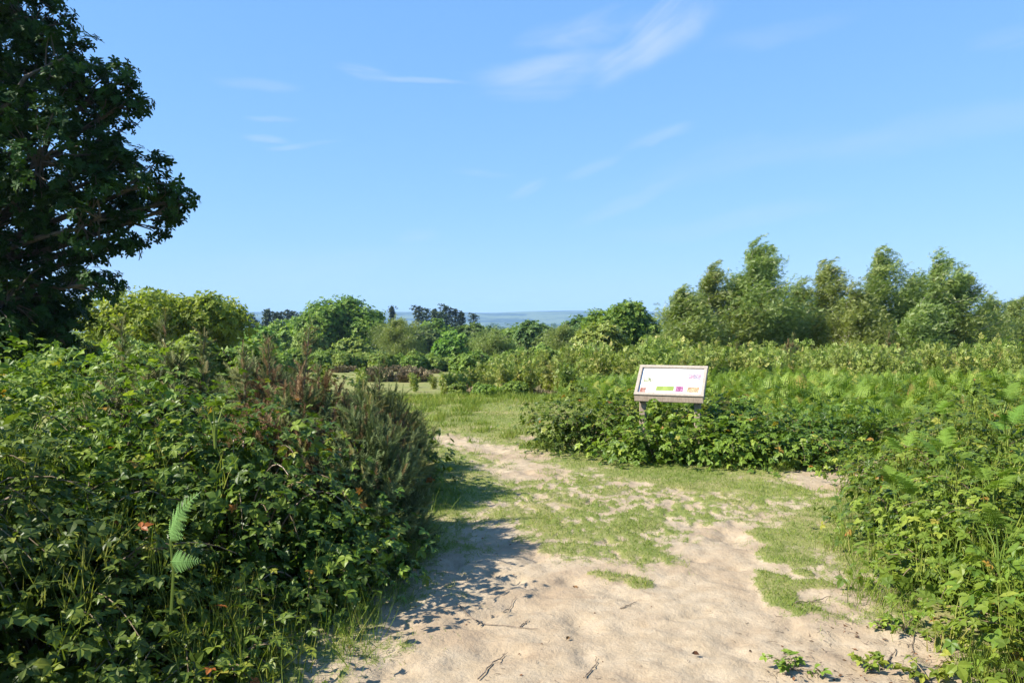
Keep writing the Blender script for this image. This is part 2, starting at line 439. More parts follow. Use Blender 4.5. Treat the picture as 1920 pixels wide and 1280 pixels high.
def seg_sd(P, poly):
    """signed distance to a closed polygon, positive inside"""
    poly = np.asarray(poly, float); d = np.full(len(P), 1e9); ins = np.zeros(len(P), bool)
    for a, b in zip(poly, np.roll(poly, -1, 0)):
        ab = b - a; t = np.clip(((P - a) @ ab) / (ab @ ab), 0, 1)
        d = np.minimum(d, np.linalg.norm(P - a - t[:, None] * ab, axis=1))
        c = ((a[1] > P[:, 1]) != (b[1] > P[:, 1]))
        with np.errstate(divide='ignore', invalid='ignore'):
            xi = a[0] + (P[:, 1] - a[1]) / (b[1] - a[1]) * (b[0] - a[0])
        ins ^= c & (P[:, 0] < xi)
    return np.where(ins, d, -d)
pix = lambda L: np.array([G(*p) for p in L])
SAND = pix([(590, 1290), (640, 1225), (705, 1150), (790, 1085), (860, 1020), (930, 968), (955, 935), (950, 900), (905, 862), (860, 840), (770, 812), (840, 812), (910, 829), (1000, 846), (1085, 888),
            (1010, 905), (985, 950), (1015, 1000), (1110, 1030), (1200, 1036), (1275, 988), (1370, 957), (1470, 935), (1520, 915), (1480, 900), (1500, 885), (1625, 862), (1700, 850), (1700, 880), (1600, 928), (1490, 950), (1440, 985), (1440, 1010),
            (1560, 1060), (1600, 1110), (1640, 1150), (1760, 1200), (1900, 1290)])
SAND = np.concatenate([SAND, [[2.6, 1.0], [3, -3], [-3, -3], [-.8, 1.5]]])
MIXED = pix([(940, 905), (1090, 885), (1250, 905), (1420, 925), (1500, 935), (1380, 965), (1270, 1010), (1200, 1045), (1080, 1045), (990, 1010), (930, 960)])
SPOTS = [(*G(*p), r, ry) for p, r, ry in (((1465, 1040), .13, .22), ((1500, 1048), .10, .10), ((1450, 1085), .10, .22), ((1468, 1120), .10, .24), ((1530, 1092), .09, .08), ((1455, 1002), .14, .2), ((1520, 1135), .06, .07),
         ((1155, 1080), .16, .12), ((1195, 1090), .1, .1), ((1130, 1075), .07, .07), ((1545, 1015), .1, .12), ((1505, 1070), .06, .06))]
BARE = [(*G(*p), r, ry) for p, r, ry in (((800, 783), .35, .5), ((985, 789), .28, .25), ((985, 822), .3, .35), ((1180, 905), .3, .12), ((720, 1010), .1, .1), ((910, 800), .25, .2))]
def sand_mask(x, y):
    P = np.c_[x, y]
    s = seg_sd(P, SAND); mx = seg_sd(P, MIXED)
    n1 = fbm(P * 2.2, 4, 21) - .5; n2 = fbm(P * np.array([7, 4.5]), 3, 33) - .5; n3 = fbm(P * np.array([26, 15]), 2, 41) - .5
    a = 0.5 + s * 1.15 + n1 * .8 + n2 * .7 + n3 * .8
    w = np.clip((mx + .15) / .35, 0, 1)
    m = .28 + n1 * .8 + n2 * 1.1 + n3 * 1.7
    a = np.where(w > 0, a * (1 - w) + m * w, a)
    for cx, cy, rx, ry in SPOTS:
        e = ((x - cx) / rx) ** 2 + ((y - cy) / ry) ** 2
        a = a - np.clip(1.6 - e + n1 * 1.4 + n2 * 3.0 + n3 * 2.5, 0, 1.2) * .95
    for cx, cy, rx, ry in BARE:
        e = ((x - cx) / rx) ** 2 + ((y - cy) / ry) ** 2
        a = a + np.clip(1.3 - e, 0, 1.2) * (.75 + n2 * 2)
    far = np.clip((y - 12) / 5, 0, 1) * (n2 + n1)
    return np.clip(a + far * .15, 0, 1)

def axis(a, b, step, lo, hi, g=1.09):
    m = list(np.arange(a, b, step)); s, p = step, m[-1]
    while p < hi:
        s *= g; p += s; m.append(min(p, hi))
    s, p = step, m[0]
    while p > lo:
        s *= g; p -= s; m.insert(0, max(p, lo))
    return np.array(m)
gx = axis(-3.2, 5.6, 0.03, -5200, 5200, 1.075)
gy = axis(2.6, 17.5, 0.034, -40, 7000, 1.05)
GX, GY = np.meshgrid(gx, gy); fx, fy = GX.ravel(), GY.ravel()
gz = terrain(fx, fy)
near = (fy < 40) & (np.abs(fx) < 20) & (fy > -5)
sand = np.zeros(len(fx))
sand[near] = sand_mask(fx[near], fy[near])
Pn = np.c_[fx[near], fy[near]]
bump = (fbm(Pn * 3.2, 3, 51) - .5) * .020 + (fbm(Pn * 8, 4, 52) - .5) * .030
feet = np.clip(fbm(Pn * np.array([5.5, 6.5]), 2, 77) - .56, 0, 1) * -.10          # trodden hollows in the sand
s_n = sand[near]
gz[near] += bump * (.55 + .5 * s_n) + feet * s_n - s_n * .018
nx, ny = len(gx), len(gy)
idx = np.arange(nx * ny).reshape(ny, nx)
q = np.stack([idx[:-1, :-1], idx[:-1, 1:], idx[1:, 1:], idx[1:, :-1]], -1).reshape(-1, 4)
fs = sand[q].mean(1); fyc = fy[q].mean(1)

mg, k, out = new_mat('ground')
at = k.n('ShaderNodeAttribute', attribute_name='rnd')
geo = k.n('ShaderNodeNewGeometry'); pos = geo.outputs['Position']
sep = k.n('ShaderNodeSeparateXYZ'); k.link(pos, sep.inputs[0])
n_f, n_m, n_c = k.noise(pos, 60, 5, .65), k.noise(pos, 9, 5, .6), k.noise(pos, 1.6, 4, .55)
sf = k.ss(k.m('ADD', at.outputs['Fac'], k.m('MULTIPLY', k.m('SUBTRACT', n_f, .5), 1.3)), .30, .66)
sandc = k.mix(k.ss(n_m, .3, .72), (.305, .236, .152), (.372, .297, .202))
sandc = k.mix(k.m('MULTIPLY', k.ss(n_c, .42, .70), .8), sandc, (.275, .200, .126))
sandc = k.mix(k.m('MULTIPLY', k.ss(k.noise(pos, 5.5, 6, .68, .5), .54, .70), .6), sandc, (.25, .18, .112))
sandc = k.mix(k.m('MULTIPLY', k.ss(k.noise(pos, 30, 4, .6), .60, .68), .5), sandc, (.27, .20, .13))
sandc = k.mix(k.m('MULTIPLY', k.ss(k.noise(pos, 140, 3, .7), .58, .72), .55), sandc, (.22, .155, .095))
grassc = k.mix(k.ss(n_m, .3, .7), (.125, .150, .040), (.195, .200, .064))
grassc = k.mix(k.m('MULTIPLY', k.ss(k.noise(pos, 1.1, 6, .7), .42, .66), .75), grassc, (.255, .215, .095))
farn = k.noise(pos, 0.0035, 6, .62, .4)
farc = k.mix(k.ss(farn, .47, .53), (.016, .032, .018), (.10, .13, .055))
grassc = k.mix(k.ss(sep.outputs[1], 80, 300), grassc, farc)
gcol = k.mix(sf, grassc, sandc)
gb = k.n('ShaderNodeBsdfPrincipled'); gb.inputs['Roughness'].default_value = .95; gb.inputs['Specular IOR Level'].default_value = .1
k.link(gcol, gb.inputs['Base Color'])
bn = k.n('ShaderNodeBump'); bn.inputs['Strength'].default_value = .6; bn.inputs['Distance'].default_value = .022
k.link(k.m('ADD', k.m('MULTIPLY', k.noise(pos, 24, 6, .65), 1.0), k.m('MULTIPLY', n_f, .35)), bn.inputs['Height'])
k.link(bn.outputs[0], gb.inputs['Normal']); k.link(gb.outputs[0], out.inputs[0])
M['ground'] = mg

def ground_obj(name, sel):
    qq = q[sel]; used, inv = np.unique(qq.ravel(), return_inverse=True); qq = inv.reshape(-1, 4)
    b = Bag(); b.add(np.c_[fx, fy, gz][used], np.concatenate([qq[:, [0, 1, 2]], qq[:, [0, 2, 3]]]), sand[used])
    return tag(b.build(name, M['ground'], smooth=True), kind='structure')
is_sand, is_hill = fs > .47, fyc > 3300
tag(ground_obj('ground', ~is_sand & ~is_hill), 'short grass turf and heathland sloping away to the valley')
tag(ground_obj('sand_path', is_sand), 'pale sandy footpath trodden through the turf')
tag(ground_obj('hills', is_hill), 'long hazy blue ridge of hills on the horizon')

# ------------------------------------------------------------------ information sign
SC = PX(1253, 743, 9.74)                                     # middle of the board's lower front edge
ang = math.radians(21); tilt = math.radians(43)
ex = np.array([math.cos(ang), -math.sin(ang), 0]); back = np.array([math.sin(ang), math.cos(ang), 0]); ez = np.array([0, 0, 1.0])
es = back * math.cos(tilt) + ez * math.sin(tilt); en = -back * math.sin(tilt) + ez * math.cos(tilt)
AX = np.array([ex, es, en])
W2, D2 = .412, .50
o_sign = (SC[0] + back[0] * .2, SC[1] + back[1] * .2, 0.0)
sign = empty('information_sign', o_sign, 'tilted wooden lectern sign with white picture panel on two posts', 'sign')
wood = plain_mat('weathered_wood', (.25, .205, .160), (.40, .345, .28), 14, .75, .25, (1.5, 9, 9))
wood_post = plain_mat('post_wood', (.22, .165, .12), (.35, .28, .21), 14, .8, .3, (9, 9, 1.2))
def sbuild(b, name, mat, parent=sign):
    o = b.build(name, mat, origin=o_sign); o.parent = parent; o.location = (0, 0, 0)
    return o
def bev_box(b, c, h, ax, r=.006):
    """box with chamfered long edges along its first axis"""
    pr = np.array([(-h[1] + r, -h[2]), (h[1] - r, -h[2]), (h[1], -h[2] + r), (h[1], h[2] - r), (h[1] - r, h[2]), (-h[1] + r, h[2]), (-h[1], h[2] - r), (-h[1], -h[2] + r)])
    V = np.concatenate([[(-h[0], y, z) for y, z in pr], [(h[0], y, z) for y, z in pr]]) @ ax + np.asarray(c)
    F = []
    for j in range(8):
        a, d = j, (j + 1) % 8; F += [(a, d, d + 8), (a, d + 8, a + 8)]
    for j in range(1, 7):
        F += [(0, j + 1, j), (8, 8 + j, 9 + j)]
    b.add(V, F)
at_ = lambda x, s, n: SC + ex * x + es * s + en * n
b = Bag(); b.box(at_(0, D2 / 2, -.022), (W2 - .004, D2 / 2 - .004, .012), AX); sbuild(b, 'backing_board', wood)
fr = [((0, .022, -.012), (W2, .022, .034), AX), ((0, D2 - .022, -.012), (W2, .022, .030), AX)]
for c, h, ax in fr:
    b = Bag(); bev_box(b, at_(*c), h, ax); sbuild(b, 'frame_rail', wood)
for s in (-1, 1):
    b = Bag(); bev_box(b, at_(s * (W2 - .021), D2 / 2, -.012), (D2 / 2 - .0445, .021, .029), np.array([es, -ex, en])); sbuild(b, 'frame_rail', wood)
b = Bag()                                                    # deep front board under the lower edge
bev_box(b, SC - ez * .032 + back * .012 - ez * .004, (W2 - .006, .014, .034), np.array([ex, back, ez])); sbuild(b, 'front_board', wood_post)
for s in (-1, 1):
    b = Bag(); p = SC + ex * (s * (W2 - .085) - .0) + back * .11
    hh = (SC[2] + .045 - .02 + .25) / 2
    bev_box(b, np.array([p[0], p[1], SC[2] + .045 - hh]), (hh, .036, .036), np.array([ez, ex, back]), .007); sbuild(b, 'post', wood_post)
# panel and what is printed on it
m_white, k, out = new_mat('panel_white')
pb = k.n('ShaderNodeBsdfPrincipled'); pb.inputs['Base Color'].default_value = (.84, .84, .83, 1); pb.inputs['Roughness'].default_value = .35
tcn = k.n('ShaderNodeTexCoord'); k.link(k.mix(k.ss(k.noise(tcn.outputs['Object'], 6, 3), .4, .8), (.86, .86, .85), (.80, .80, .79)), pb.inputs['Base Color'])
k.link(pb.outputs[0], out.inputs[0])
PN = -.006
b = Bag(); b.box(at_(0, D2 / 2, PN - .002), (W2 - .043, D2 / 2 - .045, .002), AX); panel = sbuild(b, 'panel', m_white)
pw, ph_ = W2 - .043, D2 / 2 - .045                            # half size of the visible panel
def picture(u0, u1, v0, v1, cols, scale, name='picture'):
    """printed picture: u from left, v from top, both 0..1"""
    m, kk, oo = new_mat('print'); t = kk.n('ShaderNodeTexCoord')
    n1, n2 = kk.noise(t.outputs['Object'], scale, 3, .5, .8), kk.noise(t.outputs['Object'], scale * 2.3, 2, .5)
    c = kk.mix(kk.ss(n1, .42, .58), cols[0], cols[1])
    if len(cols) > 2:
        c = kk.mix(kk.ss(n2, .5, .62), c, cols[2])
    bb = kk.n('ShaderNodeBsdfPrincipled'); kk.link(c, bb.inputs['Base Color']); bb.inputs['Roughness'].default_value = .4
    kk.link(bb.outputs[0], oo.inputs[0])
    g = Bag(); g.box(at_((u0 + u1 - 1) * pw, D2 / 2 + (1 - v0 - v1) * ph_, PN + .0006), ((u1 - u0) * pw, (v1 - v0) * ph_, .0012), AX)
    return sbuild(g, name, m, panel)
picture(.045, .215, .375, .555, [(.10, .12, .05), (.55, .52, .40), (.20, .22, .10)], 26)
picture(.02, .115, .77, .965, [(.20, .06, .04), (.42, .24, .18), (.16, .09, .07)], 30)
picture(.14, .25, .77, .965, [(.45, .45, .44), (.22, .22, .23), (.6, .6, .57)], 34)
picture(.275, .565, .70, .885, [(.17, .23, .035), (.24, .29, .06)], 10)
picture(.59, .715, .685, .905, [(.22, .055, .13), (.34, .17, .25), (.18, .04, .11)], 30)
picture(.775, .965, .70, .92, [(.32, .18, .09), (.46, .34, .19), (.18, .14, .08)], 28)
picture(.76, .965, .20, .40, [(.20, .18, .21), (.33, .19, .23), (.45, .39, .42)], 24)
picture(.87, .985, .07, .15, [(.25, .55, .62), (.42, .66, .72)], 12, 'logo_strip')
picture(.03, .82, .075, .105, [(.48, .62, .72), (.58, .70, .78)], 20, 'title_strip')
tx = Bag()                                                   # faint paragraphs, too small to read
R = np.random.default_rng(5)
for u0, v0, w, nl in ((.06, .16, .28, 6), (.40, .17, .30, 14), (.27, .40, .10, 8), (.75, .47, .22, 6)):
    for i in range(nl):
        ww = w * R.uniform(.8, 1)
        vv = v0 + i * .028
        tx.box(at_((2 * u0 + ww - 1) * pw, D2 / 2 + (1 - 2 * vv) * ph_, PN + .0004), (ww * pw, .0016, .0006), AX)
sbuild(tx, 'text_lines', plain_mat('print_grey', (.52, .53, .56), (.60, .61, .64)), panel)

# ------------------------------------------------------------------ bushes
UP = np.array([0, 0, 1.0])
def inside(P, lumps, skip, f=.80):
    r = np.zeros(len(P), bool)
    for i, (c, s) in enumerate(lumps):
        if i != skip:
            r |= (((P - np.array(c)) / np.array(s)) ** 2).sum(1) < f * f
    return r
def area(s):
    return 2 * math.pi * ((s[0] * s[1]) ** 1.6 / 3 + (s[0] * s[2]) ** 1.6 / 3 + (s[1] * s[2]) ** 1.6 / 3) ** (1 / 1.6)
def bramble(label, lumps, seed, dens=190, leaf=.085, mat='bramble', canes=20, name='bramble_bush', cat='bush', group=None, spread=.12, dead=0, grassy=0):
    R = np.random.default_rng(seed); lf, st = Bag(), Bag()
    ctr = np.mean([l[0] for l in lumps], 0)
    for i, (c, s) in enumerate(lumps):
        c, s = np.array(c, float), np.array(s, float)
        n = int(dens * area(s) / 5)
        d = rdir(R, n); d[:, 2] = np.abs(d[:, 2]) * 1.25 - .38; d = nrm(d)
        rad = .80 + .42 * (fbm(d * 2.6 + seed, 3, seed)) - .08
        pc = c + s * d * rad[:, None]
        ok = (pc[:, 2] > .02) & ~inside(pc, lumps, i); pc, dd = pc[ok], nrm(d[ok] / s)
        m = 6
        P = np.repeat(pc, m, 0) + R.normal(size=(len(pc) * m, 3)) * spread * np.array([1, 1, .7])
        o = np.repeat(dd, m, 0)
        N = nrm(o * .7 + UP * .85 + R.normal(size=P.shape) * .55)
        H = o + R.normal(size=P.shape) * .8 - UP * .25
        A = np.clip(np.repeat(R.uniform(0, .75, len(pc)), m) + R.normal(size=len(P)) * .17, 0, 1)
        ok = P[:, 2] > terrain(P[:, 0], P[:, 1]) + .02
        P, N, H, A = P[ok], N[ok], H[ok], A[ok]
        pick = R.random(len(P)) < .55
        sz = leaf * R.uniform(.6, 1.35, len(P))
        for T, kx in ((BRAMBLE3, pick), (BRAMBLE5, ~pick)):
            X, Y, Z = frames(N[kx], H[kx]); lf.inst(T, P[kx], X, Y, Z, sz[kx], A[kx])
        # the inside of the bush
        n2 = n * 2
        d = rdir(R, n2); d[:, 2] = np.abs(d[:, 2]) - .25; P = c + s * d * R.uniform(.35, .85, n2)[:, None]
        P = P[P[:, 2] > terrain(P[:, 0], P[:, 1]) + .02]
        X, Y, Z = frames(R.normal(size=P.shape) + UP, R.normal(size=P.shape))
        lf.inst(BRAMBLE5, P, X, Y, Z, leaf * 1.5, R.uniform(0, .6, len(P)))
        for j in range(grassy):                              # grass growing up through it
            a = R.uniform(0, 6.28); h = np.array([math.cos(a), math.sin(a), 0]); p = c + s * h * R.uniform(.2, 1) ; rr = ((p - c) / s)[:2]
            p[2] = c[2] + s[2] * math.sqrt(max(0, 1 - rr @ rr)) * .85; kk = 9
            D = nrm(R.normal(size=(kk, 3)) * .28 + UP); N = R.normal(size=(kk, 3)); X = nrm(np.cross(D, N)); N = np.cross(X, D)
            hv = R.uniform(.10, .30, kk); V = p + R.normal(size=(kk, 3)) * .03 - UP * .08
            V = V[:, None] + BLADE[0][None, :, 0:1] * X[:, None] * .006 + BLADE[0][None, :, 1:2] * (D * hv[:, None])[:, None] + BLADE[0][None, :, 2:3] * (N * hv[:, None])[:, None]
            lf.add(V, BLADE[1][None] + (np.arange(kk) * 5)[:, None, None], R.uniform(.3, .95), 1)
        # canes arching out of it
        for j in range(canes):
            a = R.uniform(0, 2 * np.pi); h = np.array([math.cos(a), math.sin(a), 0])
            p0 = c + s * h * .3 * R.uniform(0, 1); p0[2] = .03
            ext = R.uniform(.82, 1.06)
            p1 = c + s * (h * .55 + UP * R.uniform(.75, 1.0) * ext); p2 = c + s * (h * R.uniform(.8, 1.15) * ext + UP * R.uniform(.1, .7))
            t = np.linspace(0, 1, 11)[:, None]
            path = (1 - t) ** 2 * p0 + 2 * t * (1 - t) * p1 * 1.0 + t ** 2 * p2
            path[:, 2] = np.maximum(path[:, 2], terrain(path[:, 0], path[:, 1]) + .03)
            isd = j < dead
            st.tube(path, (.0055, .002), 4, .5, 1 if isd else 0)
            if isd:
                continue
            for q_ in np.linspace(.35, 1, 12):
                ii = q_ * 10; i0 = min(int(ii), 9); pp = path[i0] + (path[i0 + 1] - path[i0]) * (ii - i0)
                hd = np.array([R.normal(size=3) + (path[i0 + 1] - path[i0]) * 4])
                X, Y, Z = frames(np.array([UP + R.normal(size=3) * .35]), hd)
                lf.inst(BRAMBLE5 if R.random() < .5 else BRAMBLE3, pp[None], X, Y, Z, leaf * R.uniform(.6, 1.2) * (1.15 - .4 * q_), np.array([R.uniform(.4, .98)]))
    root = empty(name, (ctr[0], ctr[1], 0), label, cat, group); org = (ctr[0], ctr[1], 0)
    for bag, nm, mt in ((st, 'canes', [M['cane'], M['dead_cane']]), (lf, 'leaves', [M[mat], M['grass']])):
        o = bag.build(nm, mt, origin=org); o.parent = root; o.location = (0, 0, 0)
    return root

def gorse(label, c, s, seed, n=330, length=.26, dead=.12, spikes=(), flowers=0, name='gorse_bush', group=None, mat='gorse', needle=1.0, sparse_top=False):
    R = np.random.default_rng(seed); nd, st = Bag(), Bag()
    c, s = np.array(c, float), np.array(s, float)
    base = np.array([c[0], c[1], float(terrain(c[:1], c[1:2])[0])])
    n = int(n)
    d = rdir(R, n); d[:, 2] = np.abs(d[:, 2]) * 1.2 - .25; d = nrm(d)
    rad = .45 + .95 * fbm(d * 3.0 + seed, 3, seed)
    tip = c + s * d * rad[:, None]
    ok = tip[:, 2] > base[2] + .05; d, tip = d[ok], tip[ok]
    o = nrm(d / s)
    deadpatch = vnoise(tip * 3.0, seed + 7) < dead * 1.1
    SH = nrm(o * .75 + UP * .7 + R.normal(size=o.shape) * .25)
    L = length * R.uniform(.7, 1.25, len(tip))
    P0 = tip - SH * L[:, None]
    def shoots(P, D, L, A, mk):
        X, Y, Z = frames(R.normal(size=P.shape), D)
        # frames() keeps the normal; here the heading must be kept instead
        Y = nrm(D); X = nrm(np.cross(Y, R.normal(size=P.shape))); Z = np.cross(X, Y)
        for q_ in (0, 1, 2):
            kx = mk == q_
            nd.inst(SHOOT, P[kx], X[kx], Y[kx], Z[kx], L[kx], A[kx], q_)
    A0 = np.clip(R.uniform(.15, .95, len(tip)), 0, 1)
    shoots(P0, SH, L, A0, np.where(deadpatch, 1, 0))
    for j in range(4):                                       # side shoots
        f = R.uniform(.1, .75, len(tip)); P = P0 + SH * (L * f)[:, None]
        D = nrm(SH * .7 + R.normal(size=SH.shape) * .55 + UP * .15)
        shoots(P, D, L * R.uniform(.45, .8, len(tip)), np.clip(A0 + R.normal(size=len(tip)) * .15, 0, 1), np.where(deadpatch | (R.random(len(tip)) < dead * .25), 1, 0))
    # inner, half dead shoots
    n2 = int(n * .9); dd = rdir(R, n2); dd[:, 2] = np.abs(dd[:, 2]) - .1
    P = c + s * dd * R.uniform(.25, .72, n2)[:, None]; P = P[P[:, 2] > base[2] + .03]
    shoots(P, nrm(P - base + UP * .5 + R.normal(size=P.shape) * .3), np.full(len(P), length * 1.15), R.uniform(0, .6, len(P)), np.where(R.random(len(P)) < .12 + dead * .6, 1, 0))
    for (x, y, h, lean) in spikes:                           # tall leading shoots standing above the bush
        b0 = np.array([x, y, c[2] + s[2] * .35]); top = np.array([x + lean, y, h])
        st.tube(np.array([b0, (b0 + top) / 2 + [.01, 0, .01], top]), (.008, .003), 5)
        for q_ in np.linspace(.1, 1, 16):
            k_ = 7; P = np.repeat((b0 + (top - b0) * q_)[None], k_, 0) + R.normal(size=(k_, 3)) * .012
            D = nrm(R.normal(size=(k_, 3)) * np.array([1, 1, .4]) + UP * (.75 + .5 * q_))
            shoots(P, D, length * (.75 - .4 * q_) * R.uniform(.6, 1.2, k_), R.uniform(.3, 1, k_), np.where(R.random(k_) < dead * .8, 1, 0))
    for j in range(18):                                      # stems
        t = R.integers(len(tip)); mid = base + (tip[t] - base) * .5 + np.array([0, 0, .06])
        st.tube(np.array([base + R.normal(size=3) * [.05, .05, 0], mid, P0[t]]), (.014, .004), 5)
    if flowers:
        kx = R.integers(len(tip), size=flowers); P = tip[kx] + R.normal(size=(flowers, 3)) * .01
        X, Y, Z = frames(R.normal(size=P.shape) + UP, R.normal(size=P.shape)); nd.inst(CLUSTER, P, X, Y, Z, .018, R.random(flowers), 2)
    root = empty(name, tuple(base), label, 'bush', group)
    for bag, nm, mt in ((st, 'stems', M['twig']), (nd, 'spiny_shoots', [M[mat], M['gorse_dead'], M['gorse_flower']])):
        ob = bag.build(nm, mt, origin=base); ob.parent = root; ob.location = (0, 0, 0)
    return root

def fern_bag(R, hi=True, nf=5, h=.45, L=.6):
    """one bracken plant at the origin"""
    fb, sb = Bag(), Bag(); a0 = R.uniform(0, 6.28)
    for i in range(nf):
        a = a0 + i * 6.28 / nf + R.uniform(-.4, .4); hd = np.array([math.cos(a), math.sin(a), 0])
        hh = h * R.uniform(.6, 1.1); lean = R.uniform(.10, .35)
        top = hd * lean * hh + UP * hh
        sb.tube(np.array([[0, 0, -.03], hd * lean * hh * .3 + UP * hh * .5, top]), (.006, .0035), 4)
        el = R.uniform(.15, .95)
        D = hd * math.cos(el) + UP * math.sin(el); N = -hd * math.sin(el) + UP * math.cos(el) + R.normal(size=3) * .12
        X, Y, Z = frames(N[None], D[None]); Y = nrm(D[None]); X = nrm(np.cross(Y, Z)); Z = np.cross(X, Y)
        T = (FROND_HI if hi else FROND_LO)[R.integers(3)]
        fb.inst(T, top[None], X, Y, Z, L * R.uniform(.75, 1.2), np.array([R.uniform(.05, .65)]))
    return fb, sb
def fern_thing(label, R, hi=True, nf=5, h=.45, L=.6, mat='bracken', group=None):
    fb, sb = fern_bag(R, hi, nf, h, L)
    root = empty('bracken_fern', (0, 0, 0), label, 'fern', group)
    sb.build('stalks', M['shrub'], root); fb.build('fronds', M[mat], root)
    return root

# -- left thicket
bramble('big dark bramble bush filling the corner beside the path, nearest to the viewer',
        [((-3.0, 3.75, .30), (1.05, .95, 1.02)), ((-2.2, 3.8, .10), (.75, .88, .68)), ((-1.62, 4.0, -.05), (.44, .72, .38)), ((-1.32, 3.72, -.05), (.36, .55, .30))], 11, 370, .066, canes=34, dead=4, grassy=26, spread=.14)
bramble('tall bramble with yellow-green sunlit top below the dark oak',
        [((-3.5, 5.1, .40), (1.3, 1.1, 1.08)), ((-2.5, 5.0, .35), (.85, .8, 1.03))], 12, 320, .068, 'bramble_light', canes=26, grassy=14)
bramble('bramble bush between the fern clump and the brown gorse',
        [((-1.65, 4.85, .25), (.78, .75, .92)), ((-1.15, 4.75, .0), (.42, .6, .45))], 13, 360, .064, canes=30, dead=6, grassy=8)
bramble('pale bramble at the back of the thicket under the oak branches',
        [((-5.2, 7.2, .3), (1.5, 1.0, 1.1))], 14, 150, .085, 'bramble_light', canes=18)
gorse('half brown gorse bush with a tall spire beside the path', (-1.55, 5.9, .42), (.70, .60, .76), 21, 520, .20, .48,
      ((-1.78, 6.1, 1.42, -.02), (-1.62, 6.2, 1.55, .10), (-1.95, 6.0, 1.38, .0), (-1.45, 6.0, 1.22, .05)), 6)
gorse('dark gorse bush leaning over the grass verge of the path', (-1.02, 5.6, .28), (.50, .62, .68), 22, 360, .18, .08)
gorse('grey-green gorse bush where the thicket meets the lawn', (-1.28, 7.35, .30), (.58, .62, .72), 23, 440, .18, .05, ((-1.2, 7.3, 1.18, .03),))
gorse('low gorse bush at the far end of the thicket', (-1.35, 8.75, .22), (.52, .55, .52), 24, 340, .17, .06)
gorse('grey-green gorse standing up behind the brambles', (-2.95, 6.6, .4), (.75, .6, .90), 25, 420, .26, .06, ((-2.8, 6.6, 1.60, .03), (-3.1, 6.6, 1.55, -.02), (-2.5, 6.6, 1.45, .04)))
gorse('gorse bush in the middle of the thicket behind the fern', (-2.25, 7.4, .35), (.62, .6, .86), 26, 380, .25, .08, ((-2.2, 7.4, 1.42, .02),))
bramble('low bramble trailing at the foot of the gorse', [((-1.05, 5.05, .05), (.45, .65, .45))], 15, 230, .07, canes=14)
bramble('small bramble in the grass at the end of the thicket', [((-1.0, 7.9, .1), (.32, .6, .45))], 16, 230, .07, canes=10)
bramble('low bramble behind the gorse bushes at the back of the thicket', [((-2.2, 9.0, .2), (.9, 1.0, .85))], 17, 120, .085, canes=8)

R = np.random.default_rng(3)
for i, (x, y, z, rz, h, L, nf, lab, mt) in enumerate((
        (-1.55, 4.3, .96, .5, .18, .15, 3, 'fern rising through the bramble beside the gorse', 'bracken'),)):
    f = fern_thing(lab, R, True, nf, h, L, mt); f.location = (x, y, z); f.rotation_euler = (0, 0, rz)

bramble('tall bramble bush shading the front of the thicket from outside the view', [((-2.75, 2.0, .4), (.9, .7, 1.55)), ((-3.9, 2.6, .4), (1.0, 1.0, 1.5))], 18, 200, .085, canes=10)
fb, sb = Bag(), Bag()                                        # one pale frond standing upright
for D, L_, q_ in ((np.array([.42, -.25, .88]), .21, 0), (np.array([.75, -.35, .10]), .13, 1)):
    D = nrm(D[None]); N = nrm(np.array([[-.75, -.62, .1]])); X = nrm(np.cross(D, N)); N = np.cross(X, D)
    fb.inst(FROND_HI[q_], np.array([[0, 0, .12 - .08 * q_]]), X, D, N, L_, np.array([.9]))
sb.tube(np.array([[0, 0, -.15], [.01, 0, 0], [0, 0, .12]]), (.006, .004), 5)
root = empty('bracken_fern', (-1.22, 2.93, .70), 'pale bluish fern frond standing upright in the dark bramble front', 'fern')
sb.build('stalks', M['shrub'], root); fb.build('fronds', M['bracken_blue'], root)
# -- around the sign
bramble('bramble bush in front of the sign posts', [((SC[0] - .15, 9.35, .05), (.75, .42, .52)), ((SC[0] + .6, 9.15, .05), (.55, .45, .47))], 31, 260, .085, 'bramble_light', canes=16)
bramble('dark green bush to the left of the sign', [((SC[0] - .95, 10.3, .1), (.75, .65, .60))], 32, 260, .07, 'bramble', canes=14)
bramble('bramble bush right of the sign, edge of the turf', [((SC[0] + 1.35, 9.25, .05), (.62, .60, .52)), ((SC[0] + .9, 9.9, .1), (.6, .5, .6))], 33, 260, .08, 'bramble', canes=16)
bramble('bramble bush behind the sign', [((SC[0] + .1, 10.75, .1), (.95, .5, .68))], 34, 230, .08, 'bramble_light', canes=10)
bramble('low dark bramble at the mouth of the side path', [((SC[0] + 2.1, 10.0, .05), (.7, .6, .5))], 35, 240, .08, 'bramble', canes=12)

# -- right bank
bramble('broad bramble bush on the right bank with large near leaves', [((3.15, 3.7, .05), (.95, .9, .72))], 41, 330, 0.078, 'bramble_light', canes=22, grassy=60)
bramble('bramble bush on the right bank beside the grass tufts', [((3.3, 5.0, .05), (.95, .8, .78))], 42, 330, 0.070, 'bramble_light', canes=20, grassy=60)
bramble('bramble bush at the bend of the side path', [((3.75, 6.5, .05), (.85, .9, .80))], 43, 330, 0.067, 'bramble', canes=18, grassy=60)
bramble('tall bramble bush on the right bank behind the others', [((5.0, 6.0, .1), (1.2, 1.3, .95))], 44, 330, 0.070, 'bramble_light', canes=16, grassy=60)
bramble('bramble bush closing off the side path', [((4.9, 8.2, .1), (1.0, .9, .82))], 45, 330, 0.067, 'bramble', canes=14, grassy=60)

